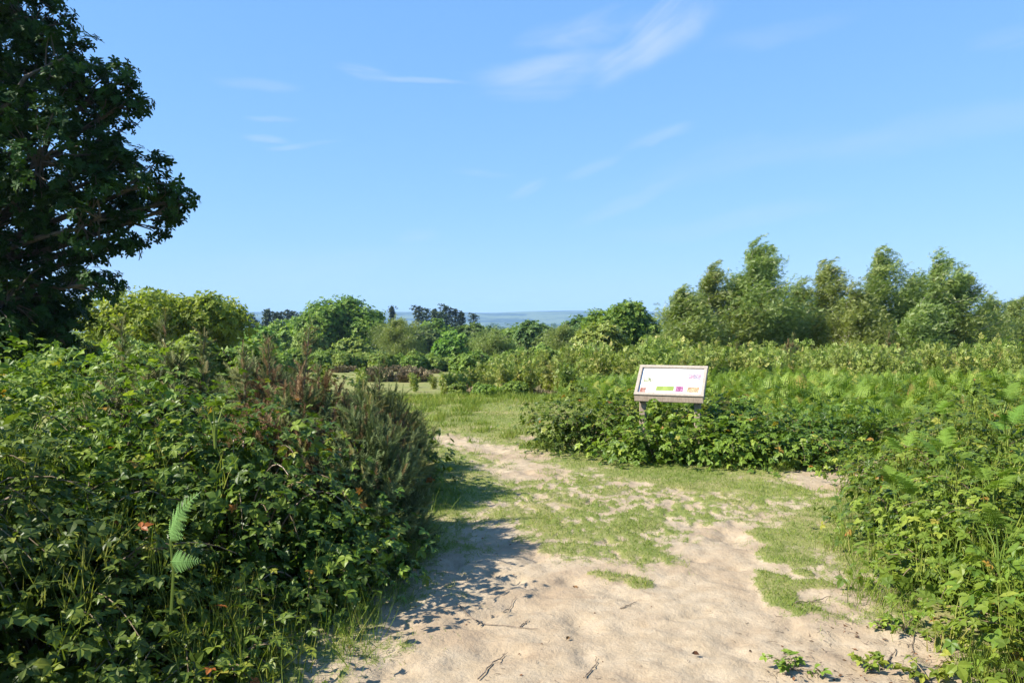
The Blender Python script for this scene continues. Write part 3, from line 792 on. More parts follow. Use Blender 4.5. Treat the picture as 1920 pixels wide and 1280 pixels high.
bramble('low bramble spilling onto the sand at the near end of the right bank', [((2.55, 3.6, -.05), (.55, .8, .42))], 46, 330, .072, 'bramble_light', canes=10, grassy=25)
bramble('low bramble along the sand beside the forked twig', [((2.62, 4.75, -.05), (.50, .7, .48))], 47, 330, .070, 'bramble_light', canes=10, grassy=40)
bramble('low bramble between the grass verge and the bend of the side path', [((3.0, 6.0, -.05), (.60, .8, .55))], 48, 330, .068, 'bramble', canes=10, grassy=40)
bramble('low bramble at the tip of the right bank by the side path', [((3.5, 7.4, -.05), (.55, .75, .55))], 49, 330, .066, 'bramble_light', canes=10, grassy=30)
protos = [fern_thing('x', R, True, 5, .24, .21) for _ in range(4)]
spots = [(2.55, 4.3), (2.75, 4.7), (2.6, 5.3), (3.0, 5.7), (2.9, 4.1), (3.3, 4.4), (3.5, 5.2), (3.2, 6.1), (3.6, 6.0), (3.9, 5.6), (3.4, 7.0), (3.8, 7.3), (4.2, 6.6), (4.0, 5.0), (2.5, 3.7), (3.3, 3.5),
         (4.4, 7.4), (4.8, 6.9), (4.5, 5.6), (3.9, 4.5), (4.2, 7.9), (4.9, 7.8), (2.75, 5.9), (3.15, 6.6)]
for i, (x, y) in enumerate(spots):
    e = 1 - min(1, max(0, x - 2.3 - max(0, y - 5.4) * .45) / .9)
    z = .62 * (1 - e ** 2) * (.8 + .3 * R.random())
    lab, grp = 'bright green bracken fern growing through the brambles of the right bank', 'bracken ferns on the right bank'
    if i < 4:
        f = protos[i]; f['label'] = lab; f['group'] = grp; f.location = (x, y, z); f.rotation_euler = (0, 0, R.uniform(0, 6.28))
    else:
        copy_tree(protos[i % 4], (x, y, z), R.uniform(0, 6.28), R.uniform(.7, 1.15), lab, grp)

# -- bracken stand behind the sign (one mass)
R = np.random.default_rng(8); fb = Bag()
n = 6800
yv = R.uniform(9.6, 19.5, n) ; xv = R.uniform(-.2, .70, n) * yv
ok = ((xv > 3.9) & (yv > 9.3)) | ((yv > 10.4) & (xv > 2.6)) | ((yv > 11.1) & (xv > 1.35)) | ((yv > 17.2) & (xv > -.6))
xv, yv = xv[ok], yv[ok]
for x, y in zip(xv, yv):
    low = .42 if (x < 2.0 and y > 16) else .72 if y < 11.6 else 1.0
    if x < 2.0 and y > 16 and fbm(np.array([[x * .8, y * .8]]), 2, 6)[0] < .5:
        continue
    hs = (.16 + .52 * fbm(np.array([[x * .6, y * .6]]), 2, 4)[0]) * low
    if vnoise(np.array([[x * 1.1, y * .8]]), 15)[0] < .27:
        continue
    P0 = np.array([x, y, float(terrain([x], [y])[0])])
    nf = 4; a0 = R.uniform(0, 6.28)
    a = a0 + np.arange(nf) * 1.57 + R.uniform(-.4, .4, nf); hd = np.c_[np.cos(a), np.sin(a), np.zeros(nf)]
    hh = hs * R.uniform(.65, 1.15, nf); top = P0 + hd * (.2 * hh)[:, None] + UP * hh[:, None]
    el = R.uniform(.0, 1.3, nf)[:, None]
    D = hd * np.cos(el) + UP * np.sin(el); N = -hd * np.sin(el) + UP * np.cos(el)
    X = nrm(np.cross(D, N)); N = np.cross(X, D)
    for j in range(nf):
        fb.inst(FROND_LO[R.integers(3)], top[j:j + 1], X[j:j + 1], D[j:j + 1], N[j:j + 1], R.uniform(.13, .29) * (.6 + .4 * low), np.array([R.uniform(.1, 1)]))
tag(fb.build('bracken', M['bracken']), 'dense stand of bright green bracken behind the sign', 'bracken', kind='stuff')

# ------------------------------------------------------------------ grass
def blades(name, n, xr, yr, h, w, fn, seed, mat, label, lean=.5):
    R = np.random.default_rng(seed)
    y = yr[0] * (yr[1] / yr[0]) ** R.random(n); x = R.uniform(xr[0], xr[1], n) * y
    p = fn(x, y); ok = R.random(n) < p; x, y, p = x[ok], y[ok], p[ok]
    z = terrain(x, y) - .004
    ii = np.clip(np.searchsorted(gx, x) - 1, 0, nx - 2); jj = np.clip(np.searchsorted(gy, y) - 1, 0, ny - 2)
    Z2 = gz.reshape(ny, nx); tx_, ty_ = (x - gx[ii]) / (gx[ii + 1] - gx[ii]), (y - gy[jj]) / (gy[jj + 1] - gy[jj])
    z = (Z2[jj, ii] * (1 - tx_) + Z2[jj, ii + 1] * tx_) * (1 - ty_) + (Z2[jj + 1, ii] * (1 - tx_) + Z2[jj + 1, ii + 1] * tx_) * ty_ - .003
    P = np.c_[x, y, z]; m = len(P)
    hv = h[0] + (h[1] - h[0]) * R.random(m) ** 1.5
    hv = hv * (.55 + .9 * fbm(P[:, :2] * 3, 2, seed))
    D = nrm(R.normal(size=(m, 3)) * np.array([lean, lean, .1]) + UP); N = nrm(R.normal(size=(m, 3)))
    X = nrm(np.cross(D, N)); N = np.cross(X, D)
    b = Bag(); tv, tf = BLADE
    wv = w * np.maximum(1, y / 6.0)
    V = P[:, None] + tv[None, :, 0:1] * (X * wv[:, None])[:, None] + tv[None, :, 1:2] * (D * hv[:, None])[:, None] + tv[None, :, 2:3] * (N * hv[:, None])[:, None]
    A = np.clip(.2 + .6 * fbm(P[:, :2] * 1.2, 3, seed + 1) + R.normal(size=m) * .23, 0, 1)
    b.add(V, tf[None] + (np.arange(m) * 5)[:, None, None], np.repeat(A, 5))
    return tag(b.build(name, M[mat]), label, 'grass', kind='stuff')
def p_short(x, y):
    s = sand_mask(x, y)
    return np.clip((.70 - s) / .6, 0, 1) ** 1.3 * .95 + (s < .85) * .02
blades('grass', 380000, (-.22, .50), (3.4, 20), (.010, .050), .0032, p_short, 61, 'grass', 'short grass of the trodden lawn and the path verges', .8)
# long grass at the feet of the bushes
EDGE = [np.array([G(*p) for p in L]) for L in (
    [(560, 1300), (640, 1215), (700, 1130), (760, 1060), (800, 980), (830, 930), (820, 870), (800, 830)],
    [(1050, 828), (1120, 850), (1220, 862), (1330, 872), (1420, 882), (1520, 872), (1600, 850)],
    [(1600, 915), (1610, 960), (1590, 1030), (1600, 1080), (1660, 1130), (1740, 1190), (1850, 1270)])]
def p_long(x, y):
    P = np.c_[x, y]; d = np.full(len(P), 9.0)
    for L in EDGE:
        for a, c in zip(L[:-1], L[1:]):
            ab = c - a; t = np.clip(((P - a) @ ab) / (ab @ ab), 0, 1); d = np.minimum(d, np.linalg.norm(P - a - t[:, None] * ab, axis=1))
    cl_ = fbm(P * 3.5, 2, 91)
    return np.clip(1 - d / .22, 0, 1) * np.clip((cl_ - .36) * 3.2, 0, 1) * np.where(x < .2, .12, .45)
blades('long_grass', 330000, (-.32, .62), (3.0, 12.5), (.06, .26), .0040, p_long, 62, 'grass', 'longer tufts of grass at the feet of the bushes', .38)

def p_rough(x, y):
    n_ = fbm(np.c_[x * 1.6, y * 1.6], 3, 95)
    e = np.clip((y - 15.2 - 1.6 * (n_ - .5)) / 1.6, 0, 1)
    return np.clip((n_ - .40) * 4, 0, 1) * e + np.clip((fbm(np.c_[x * 2.6, y * 2.6], 2, 96) - .60) * 5, 0, .5) * (sand_mask(x, y) < .4)
blades('rough_grass', 150000, (-.25, .16), (9.5, 19), (.05, .17), .0042, p_rough, 63, 'grass', 'rough unmown grass along the far rim of the lawn', .45)
# ------------------------------------------------------------------ trees
def crown(bag, lobes, clumps, leaves, csize, leaf, T, R, flat=.75, out_w=.8, up_w=.7, shell=(.55, 1.0), M_=0, tone=None):
    cs = []
    vol = np.array([np.prod(s) ** (2 / 3) for _, s in lobes]); vol = vol / vol.sum()
    for i, (c, s) in enumerate(lobes):
        c, s = np.array(c, float), np.array(s, float); n = max(3, int(clumps * vol[i]))
        d = rdir(R, n); rad = R.uniform(shell[0] ** 3, shell[1] ** 3, n) ** (1 / 3)
        pc = c + s * d * rad[:, None]; cs.append(pc)
        m = leaves; P = np.repeat(pc, m, 0); o = rdir(R, len(P)); o[:, 2] += .15
        P = P + o * np.array([1, 1, flat]) * csize * (R.uniform(.25, 1, len(P)) ** .5)[:, None]
        N = nrm(np.repeat(nrm(d / s), m, 0) * .4 + o * out_w + UP * up_w + R.normal(size=P.shape) * .4)
        X, Y, Z = frames(N, o + R.normal(size=P.shape) * .6)
        A = np.clip(np.repeat(R.uniform(.1, .8, n), m) + R.normal(size=len(P)) * .14, 0, 1)
        bag.inst(T, P, X, Y, Z, leaf * R.uniform(.7, 1.3, len(P)), A, M_)
    return np.concatenate(cs)
def curve(a, b, R, sag=.1, n=6, up=.15):
    t = np.linspace(0, 1, n)[:, None]; L = np.linalg.norm(b - a)
    w = np.cumsum(R.normal(size=(n, 3)), 0); w = w - w[0] - (w[-1] - w[0]) * t
    return a + (b - a) * t + w * L * .035 + UP * (np.sin(t * np.pi) * up * L)
def gz_at(x, y):
    return float(terrain([x], [y])[0])

def finish(name, base, label, cat, group, stem, leaf, m_stem, m_leaf, part='crown', sname='trunk'):
    root = empty(name, tuple(base), label, cat, group)
    for bag, nm, mt in ((stem, sname, m_stem), (leaf, part, m_leaf)):
        if bag.n:
            o = bag.build(nm, mt, origin=base); o.parent = root; o.location = (0, 0, 0)
    return root

# the dark oak
R = np.random.default_rng(101)
OD = 18.5
base = np.array([-13.6, 19.0, gz_at(-13.6, 19.0)])
lob = []
for px, py, r, dy in ((20, -40, 105, 0), (70, 45, 60, .3), (-80, 60, 150, 0), (120, 110, 60, -.4), (175, 165, 62, .2), (60, 170, 95, .5), (228, 150, 24, 0), (235, 195, 36, 0),
                      (185, 270, 62, .3), (90, 290, 105, -.5), (-60, 260, 150, 0), (225, 330, 62, .2), (285, 335, 42, -.2), (318, 378, 36, .1), (340, 385, 22, 0), (265, 405, 50, .3),
                      (190, 405, 72, -.4), (90, 420, 85, .4), (-20, 430, 120, 0), (225, 455, 35, .2), (150, 470, 32, .1), (170, 530, 42, -.3), (95, 550, 70, .4), (20, 560, 95, -.4), (-80, 560, 130, .3), (60, 610, 70, .2), (-20, 620, 90, 0), (120, 620, 42, .2)):
    p = PX(px, py, OD + dy * 1.5); rr = r / FPX * OD
    lob.append((p, (rr, rr * 1.25, rr)))
lf, st = Bag(), Bag()
lob = [(c, tuple(v * .93 for v in s_)) for c, s_ in lob]
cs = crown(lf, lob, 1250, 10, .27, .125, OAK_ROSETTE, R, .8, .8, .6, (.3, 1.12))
st.tube(np.array([base, base + [.1, 0, 1.6], base + [.3, -.1, 3.4], base + [.7, -.2, 6]]), (.48, .2), 10)
for c, s in lob:
    hpt = base + np.array([.3, 0, max(1.3, min(5.5, c[2] * .62 - base[2]))])
    path = curve(hpt, c, R, n=7, up=.02); st.tube(path, (.11, .03), 6)
    near_c = cs[np.linalg.norm(cs - c, axis=1) < max(s) * 1.05]
    for p in near_c[:: max(1, len(near_c) // 26)]:
        st.tube(curve(c + (hpt - c) * R.uniform(0, .15), p, R, n=4, up=.03), (.025, .007), 4)
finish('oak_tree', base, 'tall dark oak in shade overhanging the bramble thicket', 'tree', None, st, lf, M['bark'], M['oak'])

def round_tree(name, label, px, top, wpx, d, mat, seed, leaf=.22, clumps=420, cs_=.6, group=None, base_py=None, hfrac=1.0, T=CLUSTER, trunk='bark', depth=1.0, per=9):
    R = np.random.default_rng(seed)
    x = (px - 960) / FPX * d; zt = PX(px, top, d)[2]; g = gz_at(x, d)
    base = np.array([x, d, g]); H = zt - g; w = wpx / FPX * d
    lb = [(base + UP * H * .55, (w * .30, w * .30 * depth, H * .33))]
    for i in range(16):
        a = R.uniform(0, 6.28); e = R.uniform(-.45, 1.0); ce = math.sqrt(1 - min(1, e * e)) * .33 * w
        c = base + np.array([math.cos(a) * ce, math.sin(a) * ce * depth, H * (.55 + .27 * e)])
        s = w * R.uniform(.12, .19); lb.append((c, (s, s, min(s, H * .17))))
    lf, st = Bag(), Bag()
    cs = crown(lf, lb, clumps, per, cs_, leaf, T, R)
    st.tube(np.array([base - UP * .2, base + UP * H * .25, base + UP * H * .5]), (H * .035, H * .015), 7)
    for c, s in lb[1:]:
        st.tube(curve(base + UP * H * R.uniform(.15, .35), c, R, n=5, up=.03), (H * .012, H * .004), 5)
    return finish(name, base, label, 'tree', group, st, lf, M[trunk], M[mat])

round_tree('oak_tree', 'broad pale green oak behind the thicket, next to the dark oak', 305, 522, 330, 40, 'pale_oak', 201, .17, 760, .55, per=12)
round_tree('oak_tree', 'rounded green oak standing alone on the heath left of centre', 638, 557, 178, 105, 'round_oak', 202, .30, 1100, .9, per=11)
round_tree('broadleaf_tree', 'wide bushy green tree just left of the birches', 1162, 566, 170, 52, 'round_oak', 203, .16, 1100, .5, per=11)

def birch(label, px, top, wpx, d, seed, mat='birch', group='wind-blown birches', wind=1.0, dens=1.0, low=.10):
    R = np.random.default_rng(seed)
    x = (px - 960) / FPX * d; zt = PX(px, top, d)[2]; g = gz_at(x, d)
    base = np.array([x, d, g]); H = zt - g; w = wpx / FPX * d * 1.4
    lf, st = Bag(), Bag(); lean = R.uniform(.02, .07) * H * wind
    tt = np.linspace(0, 1, 8)[:, None]
    trunk = base + UP * H * tt * .97 + np.array([lean, 0, 0]) * tt ** 2 + R.normal(size=(8, 3)) * .02 * H * np.array([1, 1, 0]) * tt
    st.tube(trunk, (H * .013, .008), 7)
    nb = int(46 * dens)
    for i in range(nb):
        t = low + (1 - low) * ((i + R.random()) / nb) ** .85
        ii = t * 7; i0 = min(int(ii), 6); p0 = trunk[i0] + (trunk[i0 + 1] - trunk[i0]) * (ii - i0)
        a = R.uniform(0, 6.28); h = np.array([math.cos(a), math.sin(a), 0])
        prof = min(1, (1.05 - t) * 1.45) * (.62 + .38 * min(1, t * 2.5)); L = w * .50 * prof * R.uniform(.65, 1.15) + .12
        up = R.uniform(.35, .9) + .5 * t
        s_ = np.linspace(0, 1, 9)[:, None]
        path = p0 + h * L * s_ + UP * L * up * (s_ - .35 * s_ ** 2) + np.array([1, .2, 0]) * wind * (L * .35 + .42 * t ** 3) * s_ ** 2
        if i % 2 == 0:
            st.tube(path, (.006 + L * .012, .003), 4)
        n = int(200 * L / .9) + 34
        f = R.uniform(.12, 1, n); k8 = f * 8; k0 = np.minimum(k8.astype(int), 7); P = path[k0] + (path[k0 + 1] - path[k0]) * (k8 - k0)[:, None]
        P = P + R.normal(size=P.shape) * (.05 + .10 * L)
        hang = R.random(n) ** 1.5 * .28
        P = P + np.array([.55 * wind, .05, -.75]) * hang[:, None]
        D = np.array([.85 * wind, .1, -.15]) + R.normal(size=P.shape) * .55 + UP * (.5 * (f - .4))[:, None]
        D = nrm(D); X = nrm(np.cross(D, R.normal(size=P.shape) + UP * .4)); Z = np.cross(X, D)
        A = np.clip(R.uniform(.1, .8) + R.normal(size=n) * .2, 0, 1)
        lf.inst(BIRCH_SPRAY, P, X, D, Z, R.uniform(.07, .145, n), A)
    for i in range(int(9 * dens)):                           # whippy top shoots bent over by the wind
        p0 = trunk[R.integers(5, 8)] + R.normal(size=3) * .03 * w; L = R.uniform(.25, .6) * min(1.2, w * .5); s_ = np.linspace(0, 1, 7)[:, None]
        path = p0 + UP * L * (s_ - .25 * s_ ** 2) + np.array([1, R.normal() * .3, 0]) * wind * L * .8 * s_ ** 1.6
        st.tube(path, (.006, .002), 3); n = 46; f = R.uniform(.05, 1, n) * 6; k0 = np.minimum(f.astype(int), 5)
        P = path[k0] + (path[k0 + 1] - path[k0]) * (f - k0)[:, None] + R.normal(size=(n, 3)) * .045
        D = nrm(np.array([.9 * wind, 0, .1]) + R.normal(size=P.shape) * .4); X = nrm(np.cross(D, R.normal(size=P.shape))); Z = np.cross(X, D)
        lf.inst(BIRCH_SPRAY, P, X, D, Z, R.uniform(.07, .13, n), R.uniform(.2, .95, n))
    return finish('birch_tree', base, label, 'tree', group, st, lf, M['birch_bark'], M[mat])
for i, (px, top, w, d, lab) in enumerate((
        (1262, 546, 105, 31, 'small grey-green birch at the near end of the birch row, beside the bushy tree'),
        (1322, 505, 110, 32.5, 'birch pressed against the near flank of the tallest birch'),
        (1388, 458, 130, 33, 'tallest birch, straight pale trunk, crown swept by the wind'),
        (1428, 480, 80, 34, 'slender birch close behind the tallest one'),
        (1473, 540, 100, 36, 'short birch in the dip between the tallest birch and the next group'),
        (1532, 494, 105, 36, 'birch with a feathery pale top leaning away from the tallest one'),
        (1585, 545, 100, 32, 'lower leafy birch in front of the middle group'),
        (1628, 472, 130, 34, 'second tallest birch with long wind-blown top twigs'),
        (1690, 520, 95, 36, 'darker birch between the second tallest and the last big one'),
        (1738, 484, 115, 34, 'last big birch of the row, pointed windswept top'),
        (1783, 512, 90, 34.5, 'birch on the outer side of the last big one, sloping top'),
        (1710, 570, 95, 31, 'low bright birch at the foot of the last big one'),
        (1842, 562, 75, 42, 'small distant birch past the end of the row'),
        (1895, 560, 110, 46, 'broad distant birch at the edge of the view'))):
    birch(lab, px, top, w, d, 300 + i)
for i, (px, top, w, d, lab) in enumerate((
        (745, 601, 84, 80, 'weeping birch with pale stems standing right of the round oak'),
        (925, 622, 72, 75, 'drooping grey-green birch in the middle of the valley'),
        (1060, 612, 70, 70, 'thin birch between the dark round tree and the bushy one'))):
    birch(lab, px, top, w, d, 330 + i, 'birch', None, .25, 1.3)
    
rt = [(1000, 600, 72, 92, 'mid_tree', 'dark rounded tree in the middle of the valley'),
      (882, 610, 90, 115, 'mid_tree', 'dark bushy tree below the pine clump'),
      (820, 600, 80, 150, 'round_oak', 'paler broad tree under the pine clump'),
      (790, 612, 70, 120, 'mid_tree', 'dark tree just right of the weeping birch'),
      (700, 592, 70, 170, 'mid_tree', 'distant tree peeping over the shoulder of the round oak'),
      (545, 592, 84, 125, 'shrub', 'pale green tree left of the round oak'),
      (488, 616, 56, 90, 'round_oak', 'small fresh green tree beside the pale oak'),
      (585, 612, 60, 100, 'shrub', 'light green bushy tree against the round oak'),
      (960, 612, 60, 130, 'round_oak', 'green tree just left of the dark rounded tree'),
      (850, 625, 70, 95, 'round_oak', 'low broad tree in front of the dark bushy one'),
      (1095, 590, 80, 85, 'mid_tree', 'green tree behind the bushy tree beside the birches'),
      (1036, 622, 56, 85, 'mid_tree', 'small dark tree right of the dark rounded tree'),
      (905, 606, 60, 170, 'mid_tree', 'distant tree at the foot of the hills'),
      (660, 640, 60, 85, 'shrub', 'light green bush below the round oak'),
      (1130, 600, 80, 45, 'sapling', 'pale leafy tree in front of the bushy one')]
for i, (px, top, w, d, m_, lab) in enumerate(rt):
    lo = d / 250 + .06
    round_tree('broadleaf_tree', lab, px, top, w, d, m_, 400 + i, lo * .85, 300, .5 + d / 300, per=8)

def conifer(label, px, top, wpx, d, seed, pine=False):
    R = np.random.default_rng(seed)
    x = (px - 960) / FPX * d; zt = PX(px, top, d)[2]; g = gz_at(x, d); base = np.array([x, d, g]); H = zt - g; w = wpx / FPX * d * (1.25 if pine else 1.75)
    lf, st = Bag(), Bag(); st.tube(np.array([base, base + UP * H * .5, base + UP * H * .97]), (H * .014, .03), 6)
    n = 34
    for i in range(n):
        t = (.45 if pine else .15) + (.55 if pine else .85) * i / n
        L = w * .5 * ((.55 + .45 * R.random()) if pine else max(.06, (1 - t) * 1.15)) * R.uniform(.6, 1.15)
        a = i * 2.4 + R.uniform(-.4, .4); h = np.array([math.cos(a), math.sin(a), 0]); p0 = base + UP * H * t
        e = p0 + h * L + UP * L * (.25 if pine else -.12); st.tube(np.array([p0, e]), (.05, .02), 4)
        m = 26; f = R.uniform(.25, 1.1, m)[:, None]; P = p0 + (e - p0) * f + R.normal(size=(m, 3)) * np.array([.16, .16, .07]) * w * .5
        X, Y, Z = frames(UP + R.normal(size=P.shape) * .6, h + R.normal(size=P.shape) * .7)
        lf.inst(CLUSTER, P, X, Y, Z, w * R.uniform(.05, .09, m), R.random(m))
    m = 10; P = base + UP * H * R.uniform(.88, 1.0, m)[:, None] + R.normal(size=(m, 3)) * w * .04
    X, Y, Z = frames(R.normal(size=P.shape), UP + R.normal(size=P.shape) * .3); lf.inst(CLUSTER, P, X, Y, Z, w * .10, R.random(m))
    finish('conifer_tree', base, label, 'tree', 'conifers on the skyline', st, lf, M['bark'], M['conifer'])
for i, (px, top, w, d, pine, lab) in enumerate((
        (470, 590, 26, 190, 1, 'ragged pine on the skyline nearest the pale oak'), (502, 580, 26, 200, 0, 'pointed dark conifer above the small green tree'),
        (520, 588, 30, 205, 1, 'dark pine joined to the pointed conifer'), (545, 585, 30, 210, 1, 'flat-topped pine on the skyline left of the round oak'),
        (570, 587, 20, 215, 1, 'small pine touching the edge of the round oak'), (735, 574, 20, 200, 0, 'lone spire-shaped conifer right of the round oak'),
        (708, 586, 22, 210, 1, 'low pine between the round oak and the lone conifer'), (785, 575, 24, 200, 1, 'first ragged pine of the clump on the skyline'),
        (800, 580, 22, 205, 1, 'lower pine second in the clump'), (815, 579, 22, 200, 0, 'narrow conifer third in the clump'),
        (836, 573, 26, 205, 1, 'tallest spreading pine in the middle of the clump'), (853, 580, 24, 205, 1, 'pine just right of the tallest one in the clump'),
        (866, 585, 20, 210, 0, 'small pointed conifer near the end of the clump'), (888, 588, 18, 210, 1, 'leaning pine at the end of the clump'), (825, 586, 26, 195, 1, 'short dark pine below the tallest one of the clump'))):
    conifer(lab, px, top, w, d, 500 + i, bool(pine))

# far woods on the valley floor and the low ridge: one mass
R = np.random.default_rng(77); b = Bag(); n = 5200
dv = 125 * (2100 / 125) ** R.random(n); xv = (R.uniform(380, 1960, n) - 960) / FPX * dv
gv = terrain(xv, dv); keep = fbm(np.c_[xv / 60, dv / 60], 2, 3) > .38; xv, dv, gv = xv[keep], dv[keep], gv[keep]
hv = R.uniform(5, 9.5, len(xv)) * np.where(dv < 260, .72, 1); m = 12
d_ = rdir(R, len(xv) * m); d_[:, 2] = np.abs(d_[:, 2]) * 1.1 - .1
P = np.repeat(np.c_[xv, dv, gv], m, 0) + d_ * np.c_[np.repeat(hv * .5, m), np.repeat(hv * .5, m), np.repeat(hv * .55, m)] + np.c_[np.zeros(len(d_)), np.zeros(len(d_)), np.repeat(hv * .42, m)]
X, Y, Z = frames(d_ + UP * .5 + R.normal(size=P.shape) * .4, R.normal(size=P.shape))
b.inst(CLUSTER, P, X, Y, Z, np.repeat(hv, m) * R.uniform(.16, .30, len(P)), np.clip(np.repeat(R.random(len(xv)), m) + R.normal(size=len(P)) * .15, 0, 1))
tag(b.build('far_woods', M['mid_tree']), 'distant woods covering the valley below the hills', 'woods', kind='stuff')

# ------------------------------------------------------------------ scrub on the heath
def sapling(R, h=1.3, mat='sapling', n=9, leafy=1.0):
    lf, st = Bag(), Bag()
    for i in range(n):
        a = R.uniform(0, 6.28); sp = R.uniform(.05, .42) * h; hh = h * R.uniform(.55, 1.0)
        top = np.array([math.cos(a) * sp + .06, math.sin(a) * sp, hh]); t = np.linspace(0, 1, 6)[:, None]
        path = np.array([top[0], top[1], 0]) * t ** 1.4 + UP * top[2] * t
        st.tube(path, (.008, .002), 4)
        m = int(70 * leafy); f = R.uniform(.1, 1.0, m); k8 = f * 5; k0 = np.minimum(k8.astype(int), 4)
        P = path[k0] + (path[k0 + 1] - path[k0]) * (k8 - k0)[:, None] + R.normal(size=(m, 3)) * (.035 + .085 * (1 - f))[:, None]
        P[:, 2] = np.maximum(P[:, 2], .02)
        D = nrm(R.normal(size=P.shape) + UP * .6); X = nrm(np.cross(D, R.normal(size=P.shape))); Z = np.cross(X, D)
        lf.inst(SMALL_SPRAY, P, X, D, Z, R.uniform(.055, .10, m), np.clip(R.uniform(.2, .8) + R.normal(size=m) * .2, 0, 1))
    root = empty('birch_sapling', (0, 0, 0), 'x', 'sapling')
    st.build('stems', M['twig'], root); lf.build('leaves', M[mat], root)
    return root
R = np.random.default_rng(700)
sp_ = [sapling(R, 1.3, 'sapling', 10, 1.0) for _ in range(6)]; used = [False] * 6
def put(plist, i, loc, s, label, group, rz):
    j = i % len(plist[0]); pr, us = plist
    if not us[j]:
        us[j] = True; o = pr[j]; o.location = loc; o.scale = (s, s, s); o.rotation_euler = (0, 0, rz); o['label'] = label; o['group'] = group
    else:
        o = copy_tree(pr[j], loc, rz, s, label, group)
    return o
cnt = 0
def scatter(n, pxr, dr, top_py, label, group, plist, seed, h0=1.3, jit=.25, minh=.5, bias=1.0, maxh=2.6):
    global cnt
    R = np.random.default_rng(seed)
    for i in range(n):
        d = dr[0] + (dr[1] - dr[0]) * R.random() ** bias; px = R.uniform(*pxr); x = (px - 960) / FPX * d; g = gz_at(x, d)
        tp = np.interp(px, top_py[0], top_py[1]); h = (PX(px, tp, d)[2] - g) * R.uniform(1 - jit, 1 + jit * .6); h = min(max(h, minh), maxh)
        put(plist, cnt, (x, d, g), h / h0, label, group, R.uniform(0, 6.28)); cnt += 1
PS = (sp_, used)
scatter(62, (830, 1260), (18.2, 31), ((830, 900, 1000, 1100, 1260), (702, 682, 664, 650, 640)), 'pale young birch sapling in the open scrub left of the sign', 'birch saplings left of the sign', PS, 71, minh=.7)
scatter(110, (1200, 1930), (15.5, 29.5), ((1200, 1400, 1700, 1930), (640, 646, 650, 646)), 'young birch sapling between the bracken and the tall birches', 'birch saplings in front of the birches', PS, 72, minh=.7)
scatter(7, (600, 840), (24, 34), ((560, 840), (690, 690)), 'lone low sapling on the far grass beyond the thicket', 'saplings on the far grass', PS, 73, minh=.5, maxh=.9)
# gorse with brown tips among them
for i, (px, top, d) in enumerate(((1485, 628, 22.5), (1380, 645, 23), (1665, 625, 23), (1800, 648, 22))):
    x = (px - 960) / FPX * d; g = gz_at(x, d); zt = PX(px, top, d)[2]; h = zt - g
    gorse(('slim brown-tipped gorse in front of the dip in the birch row', 'gorse in front of the tallest birch', 'olive gorse spire in front of the second tallest birch', 'gorse bush before the sloping birch')[i],
          (x, d, g + h * .35), (h * .28, h * .28, h * .55), 610 + i, 200, .30, .25, ((x, d, zt, .03),), 0)

def bush(R, h=1.0, w=1.0, leaf=.10, mat='shrub', clumps=60):
    lb = [(np.array([R.uniform(-.3, .3) * w, R.uniform(-.3, .3) * w, h * R.uniform(.3, .55)]), np.array([.34 * w, .34 * w, h * .42])) for _ in range(5)]
    lf, st = Bag(), Bag(); crown(lf, lb, clumps * 3, 8, .16 * h, leaf * h, CLUSTER, R, shell=(.5, 1))
    for i in range(9):
        a = R.uniform(0, 6.28); st.tube(np.array([[0, 0, -.05], [math.cos(a) * .12 * w, math.sin(a) * .12 * w, .4 * h], [math.cos(a) * .3 * w, math.sin(a) * .3 * w, .8 * h]]), (.02, .006), 4)
    root = empty('scrub_bush', (0, 0, 0), 'x', 'bush'); st.build('stems', M['twig'], root); lf.build('leaves', M[mat], root)
    return root
R = np.random.default_rng(800)
bs = [bush(R) for _ in range(5)]; ub = [False] * 5; PB = (bs, ub)
scatter(46, (540, 850), (62, 82), ((540, 700, 850), (660, 660, 664)), 'light green willow bush in the belt of scrub beyond the far grass', 'scrub bushes beyond the far grass', PB, 81, 1.0, minh=1.3, maxh=3.2)
scatter(30, (850, 1260), (45, 72), ((850, 1000, 1260), (664, 654, 634)), 'light green bush in the scrub behind the birch saplings', 'scrub bushes behind the saplings', PB, 82, 1.0, minh=.9, maxh=2.3)
scatter(16, (430, 570), (45, 75), ((430, 570), (650, 655)), 'light green bush between the thicket and the pale oak', 'scrub bushes by the pale oak', PB, 83, 1.0, minh=1.0, maxh=3)
scatter(26, (1240, 1930), (38, 60), ((1240, 1930), (600, 600)), 'bush in the gaps behind the tall birches', 'bushes behind the birches', PB, 84, 1.0, minh=1.0, maxh=3.5)
scatter(12, (60, 460), (26, 33), ((60, 460), (618, 650)), 'leafy bush in the shade between the dark oak and the pale oak', 'bushes between the two oaks', PB, 85, 1.0, minh=1.0, maxh=2.4)
scatter(10, (840, 1180), (17.3, 19), ((840, 1180), (722, 700)), 'low green bush along the far edge of the lawn', 'low bushes along the lawn edge', PB, 86, 1.0, minh=.35, maxh=.6)

